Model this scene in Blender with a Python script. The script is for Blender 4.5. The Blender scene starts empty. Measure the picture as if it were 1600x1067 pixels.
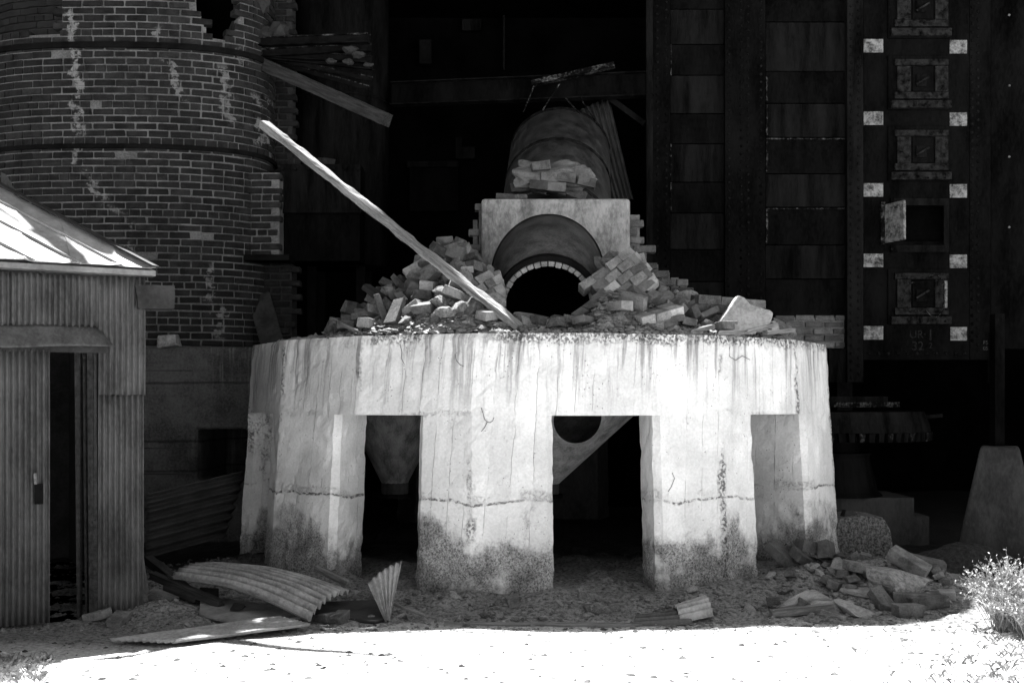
import bpy, bmesh, math, random
from mathutils import Vector, Matrix, Euler, noise as mnoise

random.seed(7)
R = math.radians
sc = bpy.context.scene
COL = sc.collection

# ------------------------------------------------------------------ camera, sky, sun, exposure
EYE, F, CX, HY = 1.45, 1693.0, 800.0, 624.0     # eye height, focal length and horizon measured in photo pixels
cam_d = bpy.data.cameras.new('camera')
cam = bpy.data.objects.new('camera', cam_d); COL.objects.link(cam)
cam.location = (0, 0, EYE); cam.rotation_euler = (R(90), 0, 0)
cam_d.sensor_width = 36; cam_d.lens = 36 * F / 1600
cam_d.shift_y = (HY - 533.5) / 1600
cam_d.clip_start = 0.05; cam_d.clip_end = 2000
sc.camera = cam

SUN_DX, SUN_DY = 0.10, -0.42                     # where a shadow goes per metre of height
w = bpy.data.worlds.new('World'); sc.world = w; w.use_nodes = True
nt = w.node_tree; bg = nt.nodes['Background']
sky = nt.nodes.new('ShaderNodeTexSky'); sky.sky_type = 'NISHITA'; sky.sun_disc = False
sky.sun_elevation = math.atan(1 / math.hypot(SUN_DX, SUN_DY)); sky.sun_rotation = math.atan2(-SUN_DX, -SUN_DY)
bw = nt.nodes.new('ShaderNodeRGBToBW')            # black and white photograph: neutral sky light
nt.links.new(sky.outputs[0], bw.inputs[0]); nt.links.new(bw.outputs[0], bg.inputs[0])
bg.inputs[1].default_value = 0.05
sd = bpy.data.lights.new('sun', 'SUN'); sd.energy = 5.0; sd.angle = R(0.5)
so = bpy.data.objects.new('sun', sd); COL.objects.link(so)
so.rotation_euler = Vector((SUN_DX, SUN_DY, -1)).to_track_quat('-Z', 'Y').to_euler(); so.location = (-3, 12, 25)
sc.view_settings.view_transform = 'Standard'; sc.view_settings.look = 'None'
sc.view_settings.exposure = 3.15; sc.view_settings.gamma = 1; sc.view_settings.use_curve_mapping = False
sc.cycles.use_denoising = True
sc.cycles.max_bounces = 8; sc.cycles.diffuse_bounces = 4; sc.cycles.glossy_bounces = 3

# ------------------------------------------------------------------ helpers
def at(px, py, Y):
    """a point of the place from its bearing and its distance in front of the lens"""
    return Vector(((px - CX) * Y / F, Y, EYE - (py - HY) * Y / F))
def pxy(p):
    return CX + F * p.x / p.y, HY - F * (p.z - EYE) / p.y
def clamp(x, a=0.0, b=1.0): return max(a, min(b, x))
def smooth(a, b, x):
    t = clamp((x - a) / (b - a)); return t * t * (3 - 2 * t)
def interp(tab, x):
    if x <= tab[0][0]: return tab[0][1]
    for (a, va), (b, vb) in zip(tab, tab[1:]):
        if x <= b: return va + (vb - va) * (x - a) / (b - a)
    return tab[-1][1]
def fbm(x, y, z=0, o=4): return mnoise.fractal(Vector((x, y, z)), 1.0, 2.0, o)

def empty(name, loc, label, cat, group=None, rot=(0, 0, 0)):
    o = bpy.data.objects.new(name, None); COL.objects.link(o)
    o.location = loc; o.rotation_euler = rot; o['label'] = label; o['category'] = cat
    if group: o['group'] = group
    return o
def tag(o, label=None, cat=None, group=None, kind=None):
    if label: o['label'] = label
    if cat: o['category'] = cat
    if group: o['group'] = group
    if kind: o['kind'] = kind
    return o
def link(name, me, mat=None, parent=None, mtx=None):
    o = bpy.data.objects.new(name, me); COL.objects.link(o)
    if mat and not me.materials: me.materials.append(mat)
    if parent: o.parent = parent
    if mtx is not None: o.matrix_local = mtx
    return o

class MB:
    """collects shapes, links them as one mesh"""
    def __init__(s): s.v = []; s.f = []
    def add(s, vs, fs):
        n = len(s.v); s.v += [Vector(v) for v in vs]; s.f += [[i + n for i in f] for f in fs]; return s
    def box(s, c, size, rot=None, jit=0.0, taper=1.0):
        m = rot.to_matrix() if isinstance(rot, Euler) else (rot or Matrix.Identity(3))
        vs = []
        for z in (-.5, .5):
            for x, y in ((-.5, -.5), (.5, -.5), (.5, .5), (-.5, .5)):
                k = taper if z > 0 else 1
                p = Vector((x * size[0] * k, y * size[1] * k, z * size[2]))
                if jit: p += Vector((random.uniform(-jit, jit) for _ in range(3)))
                vs.append(Vector(c) + m @ p)
        return s.add(vs, [(3, 2, 1, 0), (4, 5, 6, 7), (0, 1, 5, 4), (1, 2, 6, 5), (2, 3, 7, 6), (3, 0, 4, 7)])
    def bar(s, a, b, wd, ht, up=Vector((0, 0, 1)), jit=0):
        a, b = Vector(a), Vector(b); d = (b - a); L = d.length; y = d.normalized()
        x = y.cross(up)
        if x.length < 1e-4: x = y.cross(Vector((1, 0, 0)))
        x.normalize(); z = x.cross(y)
        m = Matrix((x, y, z)).transposed()
        return s.box((a + b) / 2, (wd, L, ht), m, jit)
    def tube(s, pts, r, n=6):
        pts = [Vector(p) for p in pts]; base = len(s.v); rs = r if isinstance(r, (list, tuple)) else [r] * len(pts)
        for i, p in enumerate(pts):
            d = (pts[min(i + 1, len(pts) - 1)] - pts[max(i - 1, 0)]).normalized()
            u = d.cross(Vector((0, 0, 1)))
            if u.length < 1e-3: u = d.cross(Vector((1, 0, 0)))
            u.normalize(); v = d.cross(u)
            for k in range(n):
                a = 2 * math.pi * k / n; s.v.append(p + (u * math.cos(a) + v * math.sin(a)) * rs[i])
        for i in range(len(pts) - 1):
            for k in range(n):
                s.f.append([base + i * n + k, base + i * n + (k + 1) % n, base + (i + 1) * n + (k + 1) % n, base + (i + 1) * n + k])
        s.f.append([base + k for k in range(n)][::-1]); s.f.append([base + (len(pts) - 1) * n + k for k in range(n)])
        return s
    def prism(s, poly, off):
        n = len(poly); off = Vector(off)
        return s.add(list(poly) + [Vector(p) + off for p in poly], [list(range(n))[::-1], list(range(n, 2 * n))] + [[i, (i + 1) % n, n + (i + 1) % n, n + i] for i in range(n)])
    def mesh(s, name, smooth_=False, bevel=0.0):
        me = bpy.data.meshes.new(name); bm = bmesh.new()
        vs = [bm.verts.new(v) for v in s.v]
        for f in s.f:
            try: bm.faces.new([vs[i] for i in f])
            except ValueError: pass
        if bevel:
            bmesh.ops.bevel(bm, geom=list(bm.edges), offset=bevel, segments=1, affect='EDGES', clamp_overlap=True)
        bmesh.ops.recalc_face_normals(bm, faces=list(bm.faces))
        if smooth_:
            for f in bm.faces: f.smooth = True
        bm.to_mesh(me); bm.free(); return me
    def build(s, name, mat, parent=None, smooth_=False, bevel=0.0):
        return link(name, s.mesh(name, smooth_, bevel), mat, parent)

def bake(o):
    """apply the modifiers of an object"""
    bpy.context.view_layer.update()
    dg = bpy.context.evaluated_depsgraph_get()
    me = bpy.data.meshes.new_from_object(o.evaluated_get(dg))
    o.modifiers.clear(); o.data = me; return o
def cut(o, cutter_mesh):
    c = bpy.data.objects.new('cutter', cutter_mesh); COL.objects.link(c)
    bpy.context.view_layer.update(); c.matrix_world = o.matrix_world
    m = o.modifiers.new('b', 'BOOLEAN'); m.operation = 'DIFFERENCE'; m.object = c; m.solver = 'EXACT'
    bake(o); bpy.data.objects.remove(c); return o

# ------------------------------------------------------------------ materials
class N:
    def __init__(s, name, rough=0.9, metal=0.0, spec=0.15):
        s.m = bpy.data.materials.new(name); s.m.use_nodes = True; s.t = s.m.node_tree
        s.b = s.t.nodes['Principled BSDF']
        s.b.inputs['Roughness'].default_value = rough; s.b.inputs['Metallic'].default_value = metal
        s.b.inputs['Specular IOR Level'].default_value = spec
        s.co = s.t.nodes.new('ShaderNodeTexCoord')
    def n(s, t): return s.t.nodes.new('ShaderNode' + t)
    def set(s, sock, v):
        if isinstance(v, (int, float)): sock.default_value = v
        elif isinstance(v, tuple): sock.default_value = v
        else: s.t.links.new(v, sock)
    def math(s, op, a, b=0.0, c=0.0, cl=False):
        n = s.n('Math'); n.operation = op; n.use_clamp = cl
        s.set(n.inputs[0], a); s.set(n.inputs[1], b); s.set(n.inputs[2], c); return n.outputs[0]
    def mul(s, a, b): return s.math('MULTIPLY', a, b)
    def add(s, a, b): return s.math('ADD', a, b)
    def mapr(s, v, a, b, c=0.0, d=1.0, sm=True):
        n = s.n('MapRange'); n.interpolation_type = 'SMOOTHSTEP' if sm else 'LINEAR'
        s.set(n.inputs[0], v)
        for i, x in enumerate((a, b, c, d)): s.set(n.inputs[i + 1], x)
        return n.outputs[0]
    def mix(s, f, a, b):
        n = s.n('Mix'); n.data_type = 'FLOAT'; s.set(n.inputs[0], f); s.set(n.inputs[2], a); s.set(n.inputs[3], b); return n.outputs[0]
    def scale(s, v, sx, sy, sz):
        n = s.n('VectorMath'); n.operation = 'MULTIPLY'; s.t.links.new(v, n.inputs[0]); n.inputs[1].default_value = (sx, sy, sz); return n.outputs[0]
    def noise(s, v, sc_, det=4, rg=0.55):
        n = s.n('TexNoise'); s.t.links.new(v, n.inputs['Vector']); n.inputs['Scale'].default_value = sc_
        n.inputs['Detail'].default_value = det; n.inputs['Roughness'].default_value = rg; return n.outputs[0]
    def voro(s, v, sc_, out=0, feat='F1'):
        n = s.n('TexVoronoi'); n.feature = feat; s.t.links.new(v, n.inputs['Vector']); n.inputs['Scale'].default_value = sc_; return n.outputs[out]
    def xyz(s, v):
        n = s.n('SeparateXYZ'); s.t.links.new(v, n.inputs[0]); return n.outputs
    def comb(s, x, y, z):
        n = s.n('CombineXYZ'); s.set(n.inputs[0], x); s.set(n.inputs[1], y); s.set(n.inputs[2], z); return n.outputs[0]
    def out(s, col, h=None, dist=0.01, strength=1.0):
        s.set(s.b.inputs['Base Color'], col if not isinstance(col, float) else (col, col, col, 1))
        if h is not None:
            b = s.n('Bump'); b.inputs['Distance'].default_value = dist; b.inputs['Strength'].default_value = strength
            s.t.links.new(h, b.inputs['Height']); s.t.links.new(b.outputs[0], s.b.inputs['Normal'])
        return s.m
    def rnd(s):
        a = s.n('ObjectInfo').outputs['Random']; g = s.n('NewGeometry').outputs['Random Per Island']
        return s.math('FRACT', s.add(a, g))

def grainy(name, lo, hi, scale=6, fine=60, bump=0.01, rough=0.9, metal=0.0, rand=0.0, stretch=(1, 1, 1), spec=0.15, world=False):
    m = N(name, rough, metal, spec)
    v = m.n('NewGeometry').outputs['Position'] if world else m.co.outputs['Object']
    v = m.scale(v, *stretch)
    a = m.noise(v, scale, 5, 0.6); b = m.noise(v, fine, 4, 0.65)
    t = m.add(m.mul(a, 0.65), m.mul(b, 0.35))
    c = m.mapr(t, 0.32, 0.68, lo, hi)
    if rand: c = m.mul(c, m.mapr(m.rnd(), 0, 1, 1 - rand, 1 + rand, False))
    return m.out(c, t, bump)

def footing_concrete():
    m = N('weathered_board_marked_concrete', 0.92)
    v = m.co.outputs['Object']; x, y, z = m.xyz(v)
    th = m.math('ARCTAN2', x, m.mul(y, -1.0)); r = m.math('SQRT', m.add(m.mul(x, x), m.mul(y, y)))
    u = m.add(m.mul(th, 2.7), m.mul(r, 1.0))
    uv = m.comb(u, z, m.mul(r, 0.6))
    blot = m.noise(v, 2.1, 5, 0.6); fine = m.noise(v, 55, 4, 0.7); mid = m.noise(v, 11, 4, 0.6)
    wob = m.noise(m.scale(v, 1, 1, 0.6), 3.0, 4)
    # planks of the shuttering: tone and thin joints
    ub = m.add(m.mul(u, 6.9), m.mul(wob, 0.3))
    cell = m.math('FLOOR', ub); wn = m.n('TexWhiteNoise'); wn.noise_dimensions = '1D'; m.t.links.new(cell, wn.inputs['W'])
    fr = m.math('FRACT', ub); joint = m.math('MULTIPLY', m.mapr(fr, 0.0, 0.045, 1, 0), m.mapr(m.noise(uv, 4.0, 3), 0.42, 0.6, 0, 1))
    streak = m.noise(m.scale(uv, 16, 0.9, 3), 1.0, 4, 0.65)
    topz = m.mapr(z, 1.15, 1.95, 0, 1)
    streak_m = m.mul(m.mapr(streak, 0.45, 0.68), m.add(m.mul(topz, 0.8), 0.18))
    col = m.mix(m.mapr(blot, 0.35, 0.68), 0.44, 0.58)
    col = m.mul(col, m.mapr(wn.outputs[0], 0, 1, 0.93, 1.05, False))
    col = m.mul(col, m.mapr(fine, 0.3, 0.7, 0.90, 1.07))
    col = m.mul(col, m.mapr(streak_m, 0, 1, 1.0, 0.42))
    col = m.mul(col, m.mapr(joint, 0, 1, 1.0, 0.72))
    # pin holes
    pv = m.voro(v, 34); pin = m.math('MULTIPLY', m.mapr(pv, 0.07, 0.15, 1, 0), m.mapr(m.noise(v, 5, 3), 0.46, 0.62))
    # pour lines: wandering dark seams at two lifts
    zl = m.add(z, m.mul(m.add(wob, -0.5), 0.16))
    def seam(h, wd): return m.mapr(m.math('ABSOLUTE', m.add(zl, -h)), wd * 0.3, wd, 1, 0)
    rag = m.mapr(m.noise(v, 26, 4, 0.7), 0.40, 0.60)
    s1 = m.mul(m.mul(seam(0.72, 0.014), m.mapr(m.noise(v, 30, 4, .75), 0.40, 0.58)), m.mapr(m.noise(v, 1.7, 2), 0.36, 0.56, 0.15, 1.0)); s2 = m.mul(seam(1.345, 0.03), m.mul(m.mul(rag, 0.5), m.mapr(m.noise(v, 2.0, 2), 0.45, 0.6)))
    s3 = m.mul(seam(0.75, 0.06), m.mul(m.mapr(m.noise(v, 40, 4, .75), 0.46, 0.6), m.mapr(m.noise(v, 2.3, 2), 0.47, 0.6, 0.0, 0.4)))
    # honeycombed strips beside facet corners and along the rim
    tv = m.math('ABSOLUTE', m.add(m.math('FRACT', m.math('DIVIDE', m.add(th, -0.1518 + 3.49066), 0.349066)), -0.5))
    edge = m.mapr(m.add(tv, m.mul(m.add(mid, -0.5), 0.10)), 0.44, 0.5)
    pits = m.mapr(m.noise(v, 44, 4, 0.75), 0.46, 0.60)
    hc = m.mul(m.mul(edge, m.mapr(m.noise(m.scale(v, 1, 1, 0.5), 2.6, 3), 0.50, 0.60)), pits)
    rim = m.mul(m.mul(m.mapr(m.add(z, m.mul(m.add(mid, -.5), .12)), 1.83, 1.90), m.mapr(m.noise(v, 1.3, 3), 0.36, 0.54)), pits)
    # washed-out foot where the aggregate shows
    foot_edge = m.add(z, m.mul(m.add(m.noise(m.scale(v, 1, 1, 0.7), 1.5, 6, 0.65), -0.5), 1.5))
    foot = m.mapr(m.add(foot_edge, m.mul(m.add(fine, -.5), .12)), 0.34, 0.56, 1, 0)
    patch = m.mapr(m.add(m.noise(v, 2.6, 4, .65), m.mul(m.add(fine, -.5), .15)), 0.28, 0.50)
    foot = m.mul(foot, patch)
    agg = m.noise(v, 62, 3, 0.7); aggn = m.noise(v, 120, 3, 0.8)
    aggc = m.mul(m.mapr(m.noise(v, 4, 4, .6), .35, .62, .65, 1.2), m.mapr(m.add(m.mul(agg, 0.5), m.mul(aggn, 0.5)), 0.36, 0.62, 0.05, 0.42))
    col = m.mix(foot, col, aggc)
    dark = m.math('MAXIMUM', m.math('MAXIMUM', s1, s2), m.math('MAXIMUM', m.math('MAXIMUM', hc, rim), m.math('MAXIMUM', s3, m.mul(pin, 0.9))))
    col = m.mul(col, m.mapr(dark, 0, 1, 1.0, 0.28))
    damp = m.mapr(m.add(z, m.mul(m.add(blot, -0.5), 0.3)), 0.02, 0.22, 0.62, 1.0)
    col = m.mul(col, damp)
    h = m.add(m.add(m.mul(fine, 0.25), m.mul(mid, 0.2)), m.mul(m.math('SUBTRACT', 1.0, dark), 0.9))
    h = m.add(h, m.mul(m.mul(foot, aggn), 1.6)); h = m.add(h, m.mul(joint, -0.3))
    return m.out(col, h, 0.012)

def brick_mat(name, lo, hi, rand=0.35):
    m = N(name, 0.92); v = m.n('NewGeometry').outputs['Position']
    a = m.noise(v, 9, 4, 0.6); b = m.noise(v, 70, 4, 0.7)
    c = m.mul(m.mapr(m.add(m.mul(a, 0.6), m.mul(b, 0.4)), 0.33, 0.67, lo, hi), m.mapr(m.rnd(), 0, 1, 1 - rand, 1 + rand, False))
    smear = m.mapr(m.noise(v, 5.5, 4, 0.7), 0.60, 0.72)
    c = m.mix(m.mul(smear, 0.45), c, hi * 1.9)
    return m, c, b, v
def tower_stain(m, v):
    """lime runs that have washed down the tower face: each one a wandering streak with its own length"""
    x, y, z = m.xyz(v); wob = m.noise(m.scale(v, 0.4, 0.4, 1.0), 3.2, 4, 0.7); rag = m.noise(v, 17, 4, 0.7)
    tot = None
    for (px0, py0, px1, py1, wd, k) in ((112, 15, 128, 215, .055, 1.0), (120, 225, 128, 275, .045, .9), (128, 272, 190, 335, .055, .9), (200, 345, 206, 395, .04, .9),
                                        (246, 45, 248, 62, .03, .8), (266, 92, 284, 160, .035, .7), (345, 95, 347, 195, .045, .6), (326, 412, 322, 470, .035, 1.0), (340, 475, 336, 530, .04, 1.0), (368, 60, 372, 100, .06, .5), (392, 130, 390, 215, .03, .8)):
        p, q = at(px0, py0, 11.25), at(px1, py1, 11.25)
        t = m.mapr(z, p.z, q.z, 0, 1, False)
        cx = m.mix(t, p.x, q.x)
        d = m.math('ABSOLUTE', m.math('SUBTRACT', m.add(x, m.mul(m.add(wob, -0.5), 0.14)), cx))
        lat = m.mapr(m.math('SUBTRACT', d, m.mul(m.add(m.noise(v, 9, 3, .6), -0.5), 0.34)), wd * 0.35, wd, 1, 0)
        ver = m.mul(m.mapr(z, q.z - 0.03, q.z + 0.06), m.mapr(z, p.z - 0.06, p.z + 0.03, 1, 0))
        s_ = m.mul(m.mul(lat, ver), k)
        tot = s_ if tot is None else m.math('MAXIMUM', tot, s_)
    return m.mul(m.mul(tot, m.mapr(rag, 0.40, 0.54)), m.mapr(m.noise(v, 4.5, 3), 0.36, 0.52))

M = {}
M['concrete'] = footing_concrete()
def _tb():
    m, c, b, v = brick_mat('old_dark_brick', 0.005, 0.019)
    c = m.mix(tower_stain(m, v), c, 0.15); return m.out(c, b, 0.006)
M['brick'] = _tb()
def _tm():
    m = N('tower_mortar', 0.95); v = m.n('NewGeometry').outputs['Position']
    c = m.mapr(m.add(m.mul(m.noise(v, 3, 4), 0.6), m.mul(m.noise(v, 60, 3), 0.4)), 0.35, 0.65, 0.055, 0.13)
    c = m.mix(tower_stain(m, v), c, 0.18); return m.out(c, m.noise(v, 80, 3), 0.006)
M['mortar'] = _tm()
def _b2(name, lo, hi, rand=0.35):
    m, c, b, v = brick_mat(name, lo, hi, rand); return m.out(c, b, 0.006)
M['brick_dim'] = _b2('dark_brick', 0.006, 0.014)
M['brick_grey'] = _b2('grey_masonry_brick', 0.028, 0.085, 0.45)
M['fire_brick'] = _b2('pale_fire_brick', 0.045, 0.145, 0.5)
M['pale_brick'] = _b2('lime_faced_brick', 0.14, 0.30, 0.2)
M['lining'] = _b2('duct_lining_brick', 0.14, 0.24, 0.2)
M['mortar_dim'] = grainy('dark_mortar', 0.014, 0.035, 4, 60, 0.006, world=True)
M['mortar_grey'] = grainy('grey_mortar', 0.04, 0.12, 5, 60, 0.008, world=True)
M['rough_concrete'] = grainy('rough_concrete', 0.07, 0.26, 9, 48, 0.02)
M['block_concrete'] = grainy('speckled_concrete', 0.06, 0.24, 5, 42, 0.012, stretch=(1, 1, .55))
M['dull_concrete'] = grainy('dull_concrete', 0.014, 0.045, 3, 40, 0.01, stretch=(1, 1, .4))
M['slab_concrete'] = grainy('broken_slab_concrete', 0.14, 0.30, 5, 40, 0.012)
M['aggregate'] = grainy('exposed_aggregate', 0.015, 0.16, 30, 60, 0.03)
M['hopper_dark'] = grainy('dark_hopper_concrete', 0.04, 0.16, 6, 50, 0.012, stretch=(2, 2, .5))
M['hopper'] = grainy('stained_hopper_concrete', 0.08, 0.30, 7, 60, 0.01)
def _plinth():
    m = N('stained_plinth_concrete', 0.95); v = m.n('NewGeometry').outputs['Position']; x, y, z = m.xyz(v)
    c = m.mapr(m.add(m.mul(m.noise(v, 2.2, 5, .65), .6), m.mul(m.noise(v, 38, 4, .7), .4)), .36, .64, .022, .075)
    run = m.mapr(m.noise(m.scale(v, 14, 1, .7), 1.0, 4, .65), .56, .70)
    c = m.add(c, m.mul(m.mul(run, m.mapr(x, -3.4, -3.0)), .07))
    w_ = m.mul(m.add(m.noise(v, 3, 3), -.5), .05)
    for h_ in (1.62, 1.02, .72): c = m.mul(c, m.mapr(m.math('ABSOLUTE', m.add(m.add(z, w_), -h_)), .004, .02, .45, 1.0))
    return m.out(c, m.noise(v, 40, 4, .7), 0.012)
M['plinth'] = _plinth()
M['stone'] = grainy('broken_stone', 0.05, 0.15, 5, 40, 0.012, rand=0.3)
M['pebble'] = grainy('shade_dark_pebble', 0.015, 0.07, 20, 90, 0.004, rand=0.5)  # pebbles coloured dark to stand in for their shadows
M['steel'] = grainy('black_rusted_steel', 0.001, 0.005, 3, 50, 0.003, rough=0.75, stretch=(1, 1, .35), spec=0.0, world=True)
M['steel_mid'] = grainy('streaked_rusted_steel', 0.001, 0.0085, 3, 45, 0.003, rough=0.7, stretch=(2.2, 1, .3), spec=0.0, world=True)
M['steel_edge'] = grainy('worn_steel_edge', 0.012, 0.07, 7, 40, 0.003, rough=0.7, world=True)
def _edge():
    m = N('worn_bright_edge', .7, spec=0.0); v = m.n('NewGeometry').outputs['Position']
    return m.out(m.mapr(m.add(m.mul(m.noise(v, 6, 4, .7), .6), m.mul(m.noise(v, 45, 3, .7), .4)), .47, .66, .003, .075))
M['steel_edge'] = _edge()
M['door_rust'] = grainy('scaled_rusty_iron', 0.0005, 0.019, 14, 60, 0.006, rough=.8, spec=0.0, world=True)
M['paint'] = grainy('flaking_white_paint', 0.008, 0.19, 14, 50, 0.002, world=True)
M['duct'] = grainy('dusty_sheet_steel', 0.004, 0.045, 7, 60, 0.008, rough=0.6, spec=0.2)
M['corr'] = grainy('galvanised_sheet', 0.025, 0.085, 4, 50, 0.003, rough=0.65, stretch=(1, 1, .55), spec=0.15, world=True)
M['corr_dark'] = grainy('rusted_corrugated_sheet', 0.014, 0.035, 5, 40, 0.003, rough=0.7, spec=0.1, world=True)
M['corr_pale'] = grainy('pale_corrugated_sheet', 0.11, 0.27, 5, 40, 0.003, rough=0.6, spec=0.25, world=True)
M['roof'] = grainy('pale_roof_sheet', 0.14, 0.26, 6, 50, 0.003, rough=0.7, world=True)
M['timber'] = grainy('grey_weathered_timber', 0.09, 0.2, 5, 30, 0.006, stretch=(1, 1, 1))
M['timber_dark'] = grainy('dark_timber', 0.012, 0.035, 5, 30, 0.006)
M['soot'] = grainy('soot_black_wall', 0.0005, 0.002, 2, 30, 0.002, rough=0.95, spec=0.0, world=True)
M['iron'] = grainy('black_iron', 0.003, 0.008, 6, 50, 0.002, rough=0.7, spec=0.0)
M['long_timber'] = grainy('split_grey_timber', 0.045, 0.19, 7, 60, 0.008, stretch=(6, .5, 6))
M['long_timber_dark'] = grainy('split_dark_timber', 0.007, 0.034, 7, 60, 0.006, stretch=(6, .5, 6))
M['wire'] = grainy('rusty_wire', 0.06, 0.12, 9, 40, 0.001)
M['stalk'] = grainy('dry_stalk', 0.12, 0.34, 9, 40, 0.001, rand=0.3)
M['leaf'] = grainy('dry_leaf', 0.09, 0.40, 9, 40, 0.001, rand=0.5)
def _gr():
    m = N('dusty_gravel_ground', 0.95); v = m.n('NewGeometry').outputs['Position']
    a = m.noise(v, 1.2, 5, 0.6); b = m.noise(v, 35, 5, 0.75); d = m.voro(v, 42)
    c = m.mix(m.mapr(a, 0.35, 0.65), 0.40, 0.52)
    c = m.mul(c, m.mapr(b, 0.32, 0.66, 0.55, 1.1))
    spot = m.mul(m.mapr(d, 0.10, 0.2, 1, 0), m.mapr(m.noise(v, 7, 3), 0.5, 0.6)); c = m.mul(c, m.mapr(spot, 0, 1, 1, 0.45))
    # painted shade: ground colour darkened before the shed, round the footing and under the plant
    x, y, z = m.xyz(v); shade_mask = m.mapr(m.add(m.add(y, m.mapr(x, -0.9, -1.7, 0.0, 0.62)), m.mul(m.add(m.noise(v, 2.4, 5, 0.65), -0.5), 0.7)), 6.75, 7.15)
    shade_mask = m.mul(shade_mask, m.mapr(b, 0.36, 0.5, 1.0, 0.75))
    c = m.mix(shade_mask, c, m.mapr(b, 0.32, 0.66, 0.03, 0.11))
    c = m.mix(m.mapr(y, 8.6, 9.6), c, m.mapr(b, 0.32, 0.66, 0.003, 0.016))  # ground further back painted near black for the deep shade
    return m.out(c, m.add(b, m.mul(d, 0.5)), 0.02)
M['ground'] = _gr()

# ------------------------------------------------------------------ ground
PX, PY = 0.245, 10.4          # centre of the footing
def ground_h(x, y):
    d = math.hypot(x - PX, y - PY)
    h = 0.012 * fbm(x * 1.3, y * 1.3, 3)
    rag = 0.5 + 0.5 * fbm(x * 2.1, y * 2.1, 9)
    h += 0.10 * smooth(3.35, 2.75, d) * clamp(rag + .25) * (1 if y < 10 else .6)
    h += 0.22 * math.exp(-(((x - 2.75) / .75) ** 2 + ((y - 8.35) / .55) ** 2)) * (0.6 + .5 * rag)       # rubble bank on the right
    h += 0.08 * math.exp(-(((x + 2.45) / .35) ** 2 + ((y - 7.45) / .3) ** 2))
    h += 0.045 * max(0, fbm(x * 5, y * 5, 1)) * smooth(6.8, 7.2, y)
    return h
def axis(lo, hi, st, far):
    c = []; x = lo
    while x <= hi: c.append(x); x += st
    e = st
    a = [lo]; 
    while a[-1] > -far: e *= 1.35; a.append(a[-1] - e)
    e = st; b = [c[-1]]
    while b[-1] < far: e *= 1.35; b.append(b[-1] + e)
    return a[:0:-1] + c + b[1:]
xs, ys = axis(-4.2, 4.2, 0.035, 400), axis(5.2, 10.5, 0.035, 400)
vs = [(x, y, ground_h(x, y)) for y in ys for x in xs]; nx = len(xs)
fs = [(j * nx + i, j * nx + i + 1, (j + 1) * nx + i + 1, (j + 1) * nx + i) for j in range(len(ys) - 1) for i in range(nx - 1)]
me = bpy.data.meshes.new('ground'); me.from_pydata(vs, [], fs)
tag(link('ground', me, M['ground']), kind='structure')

# ------------------------------------------------------------------ furnace hall: back wall, and an unseen roof added and shaped to shade everything
hall = empty('furnace_hall', (0, 13, 0), 'black sheet-steel hall standing in deep shade behind the furnace plant', 'industrial building')
def W2(o, v): return Vector(v) - o.location
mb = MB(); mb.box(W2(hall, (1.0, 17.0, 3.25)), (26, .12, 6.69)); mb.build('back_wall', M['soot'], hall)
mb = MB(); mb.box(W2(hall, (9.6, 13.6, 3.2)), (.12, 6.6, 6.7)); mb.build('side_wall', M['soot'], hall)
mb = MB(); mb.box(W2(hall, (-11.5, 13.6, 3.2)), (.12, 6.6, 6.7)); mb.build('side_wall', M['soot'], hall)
ZR = 6.6
def g2c(gx, gy): return (gx - SUN_DX * ZR, gy - SUN_DY * ZR)     # the roof point above a given spot of shade
# shed roof frame (needed to shape the sun gaps cut in the added roof above it)
SH = Vector((-2.475, 7.3, 0)); SX = Vector((-.866, -.5, 0)); SY = Vector((-.5, .866, 0)); EAVE, SLOPE = 2.28, .69
def shed(x, y, z): return SH + SX * x + SY * y + Vector((0, 0, z))
def roof_hit(px, py):
    d = at(px, py, 1.0) - Vector((0, 0, EYE)); o = Vector((0, 0, EYE))
    p0 = shed(0, -.12, EAVE); n = (shed(0, 1, EAVE + SLOPE) - shed(0, 0, EAVE)).cross(SX)
    return o + d * ((p0 - o).dot(n) / d.dot(n))
def gproj(p): return (p.x + SUN_DX * p.z, p.y + SUN_DY * p.z)
holes_px = [[(-60, 318), (0, 340), (30, 362), (70, 385), (108, 420), (100, 436), (-60, 430)],
            [(-40, 310), (0, 328), (28, 345), (56, 372), (40, 366), (0, 336), (-40, 318)],
            [(61, 352), (85, 370), (110, 388), (140, 402), (176, 412), (181, 404), (205, 405), (250, 428), (250, 440), (146, 440), (132, 410), (100, 385)]]  # sun patches for the shed roof, cut as gaps in the added roof
outer = [(-12, -7), (-1.3, -7), (-1.4, 4.6), (-2.8, 5.3), (-2.8, 5.90), (-2.2, 6.06), (-1.95, 6.34), (-1.86, 6.47), (-1.4, 6.33), (-.76, 6.13), (-.70, 6.15), (-1.15, 6.33), (-1.5, 6.47), (-1.68, 6.56), (-1.1, 6.72), (-.7, 6.76), (-.3, 6.84), (.2, 6.74), (.7, 6.80), (1.2, 6.82), (1.6, 6.90),
         (1.9, 6.86), (2.2, 6.92), (2.5, 6.98), (2.8, 7.12), (3.1, 7.35), (3.4, 7.85), (3.7, 8.1), (4.2, 8.2), (6, 8.4), (11, 8.6), (11, 15.0), (-12, 15.0)]  # outline shaped for its shade; left part added over open ground to cut bounce
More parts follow.
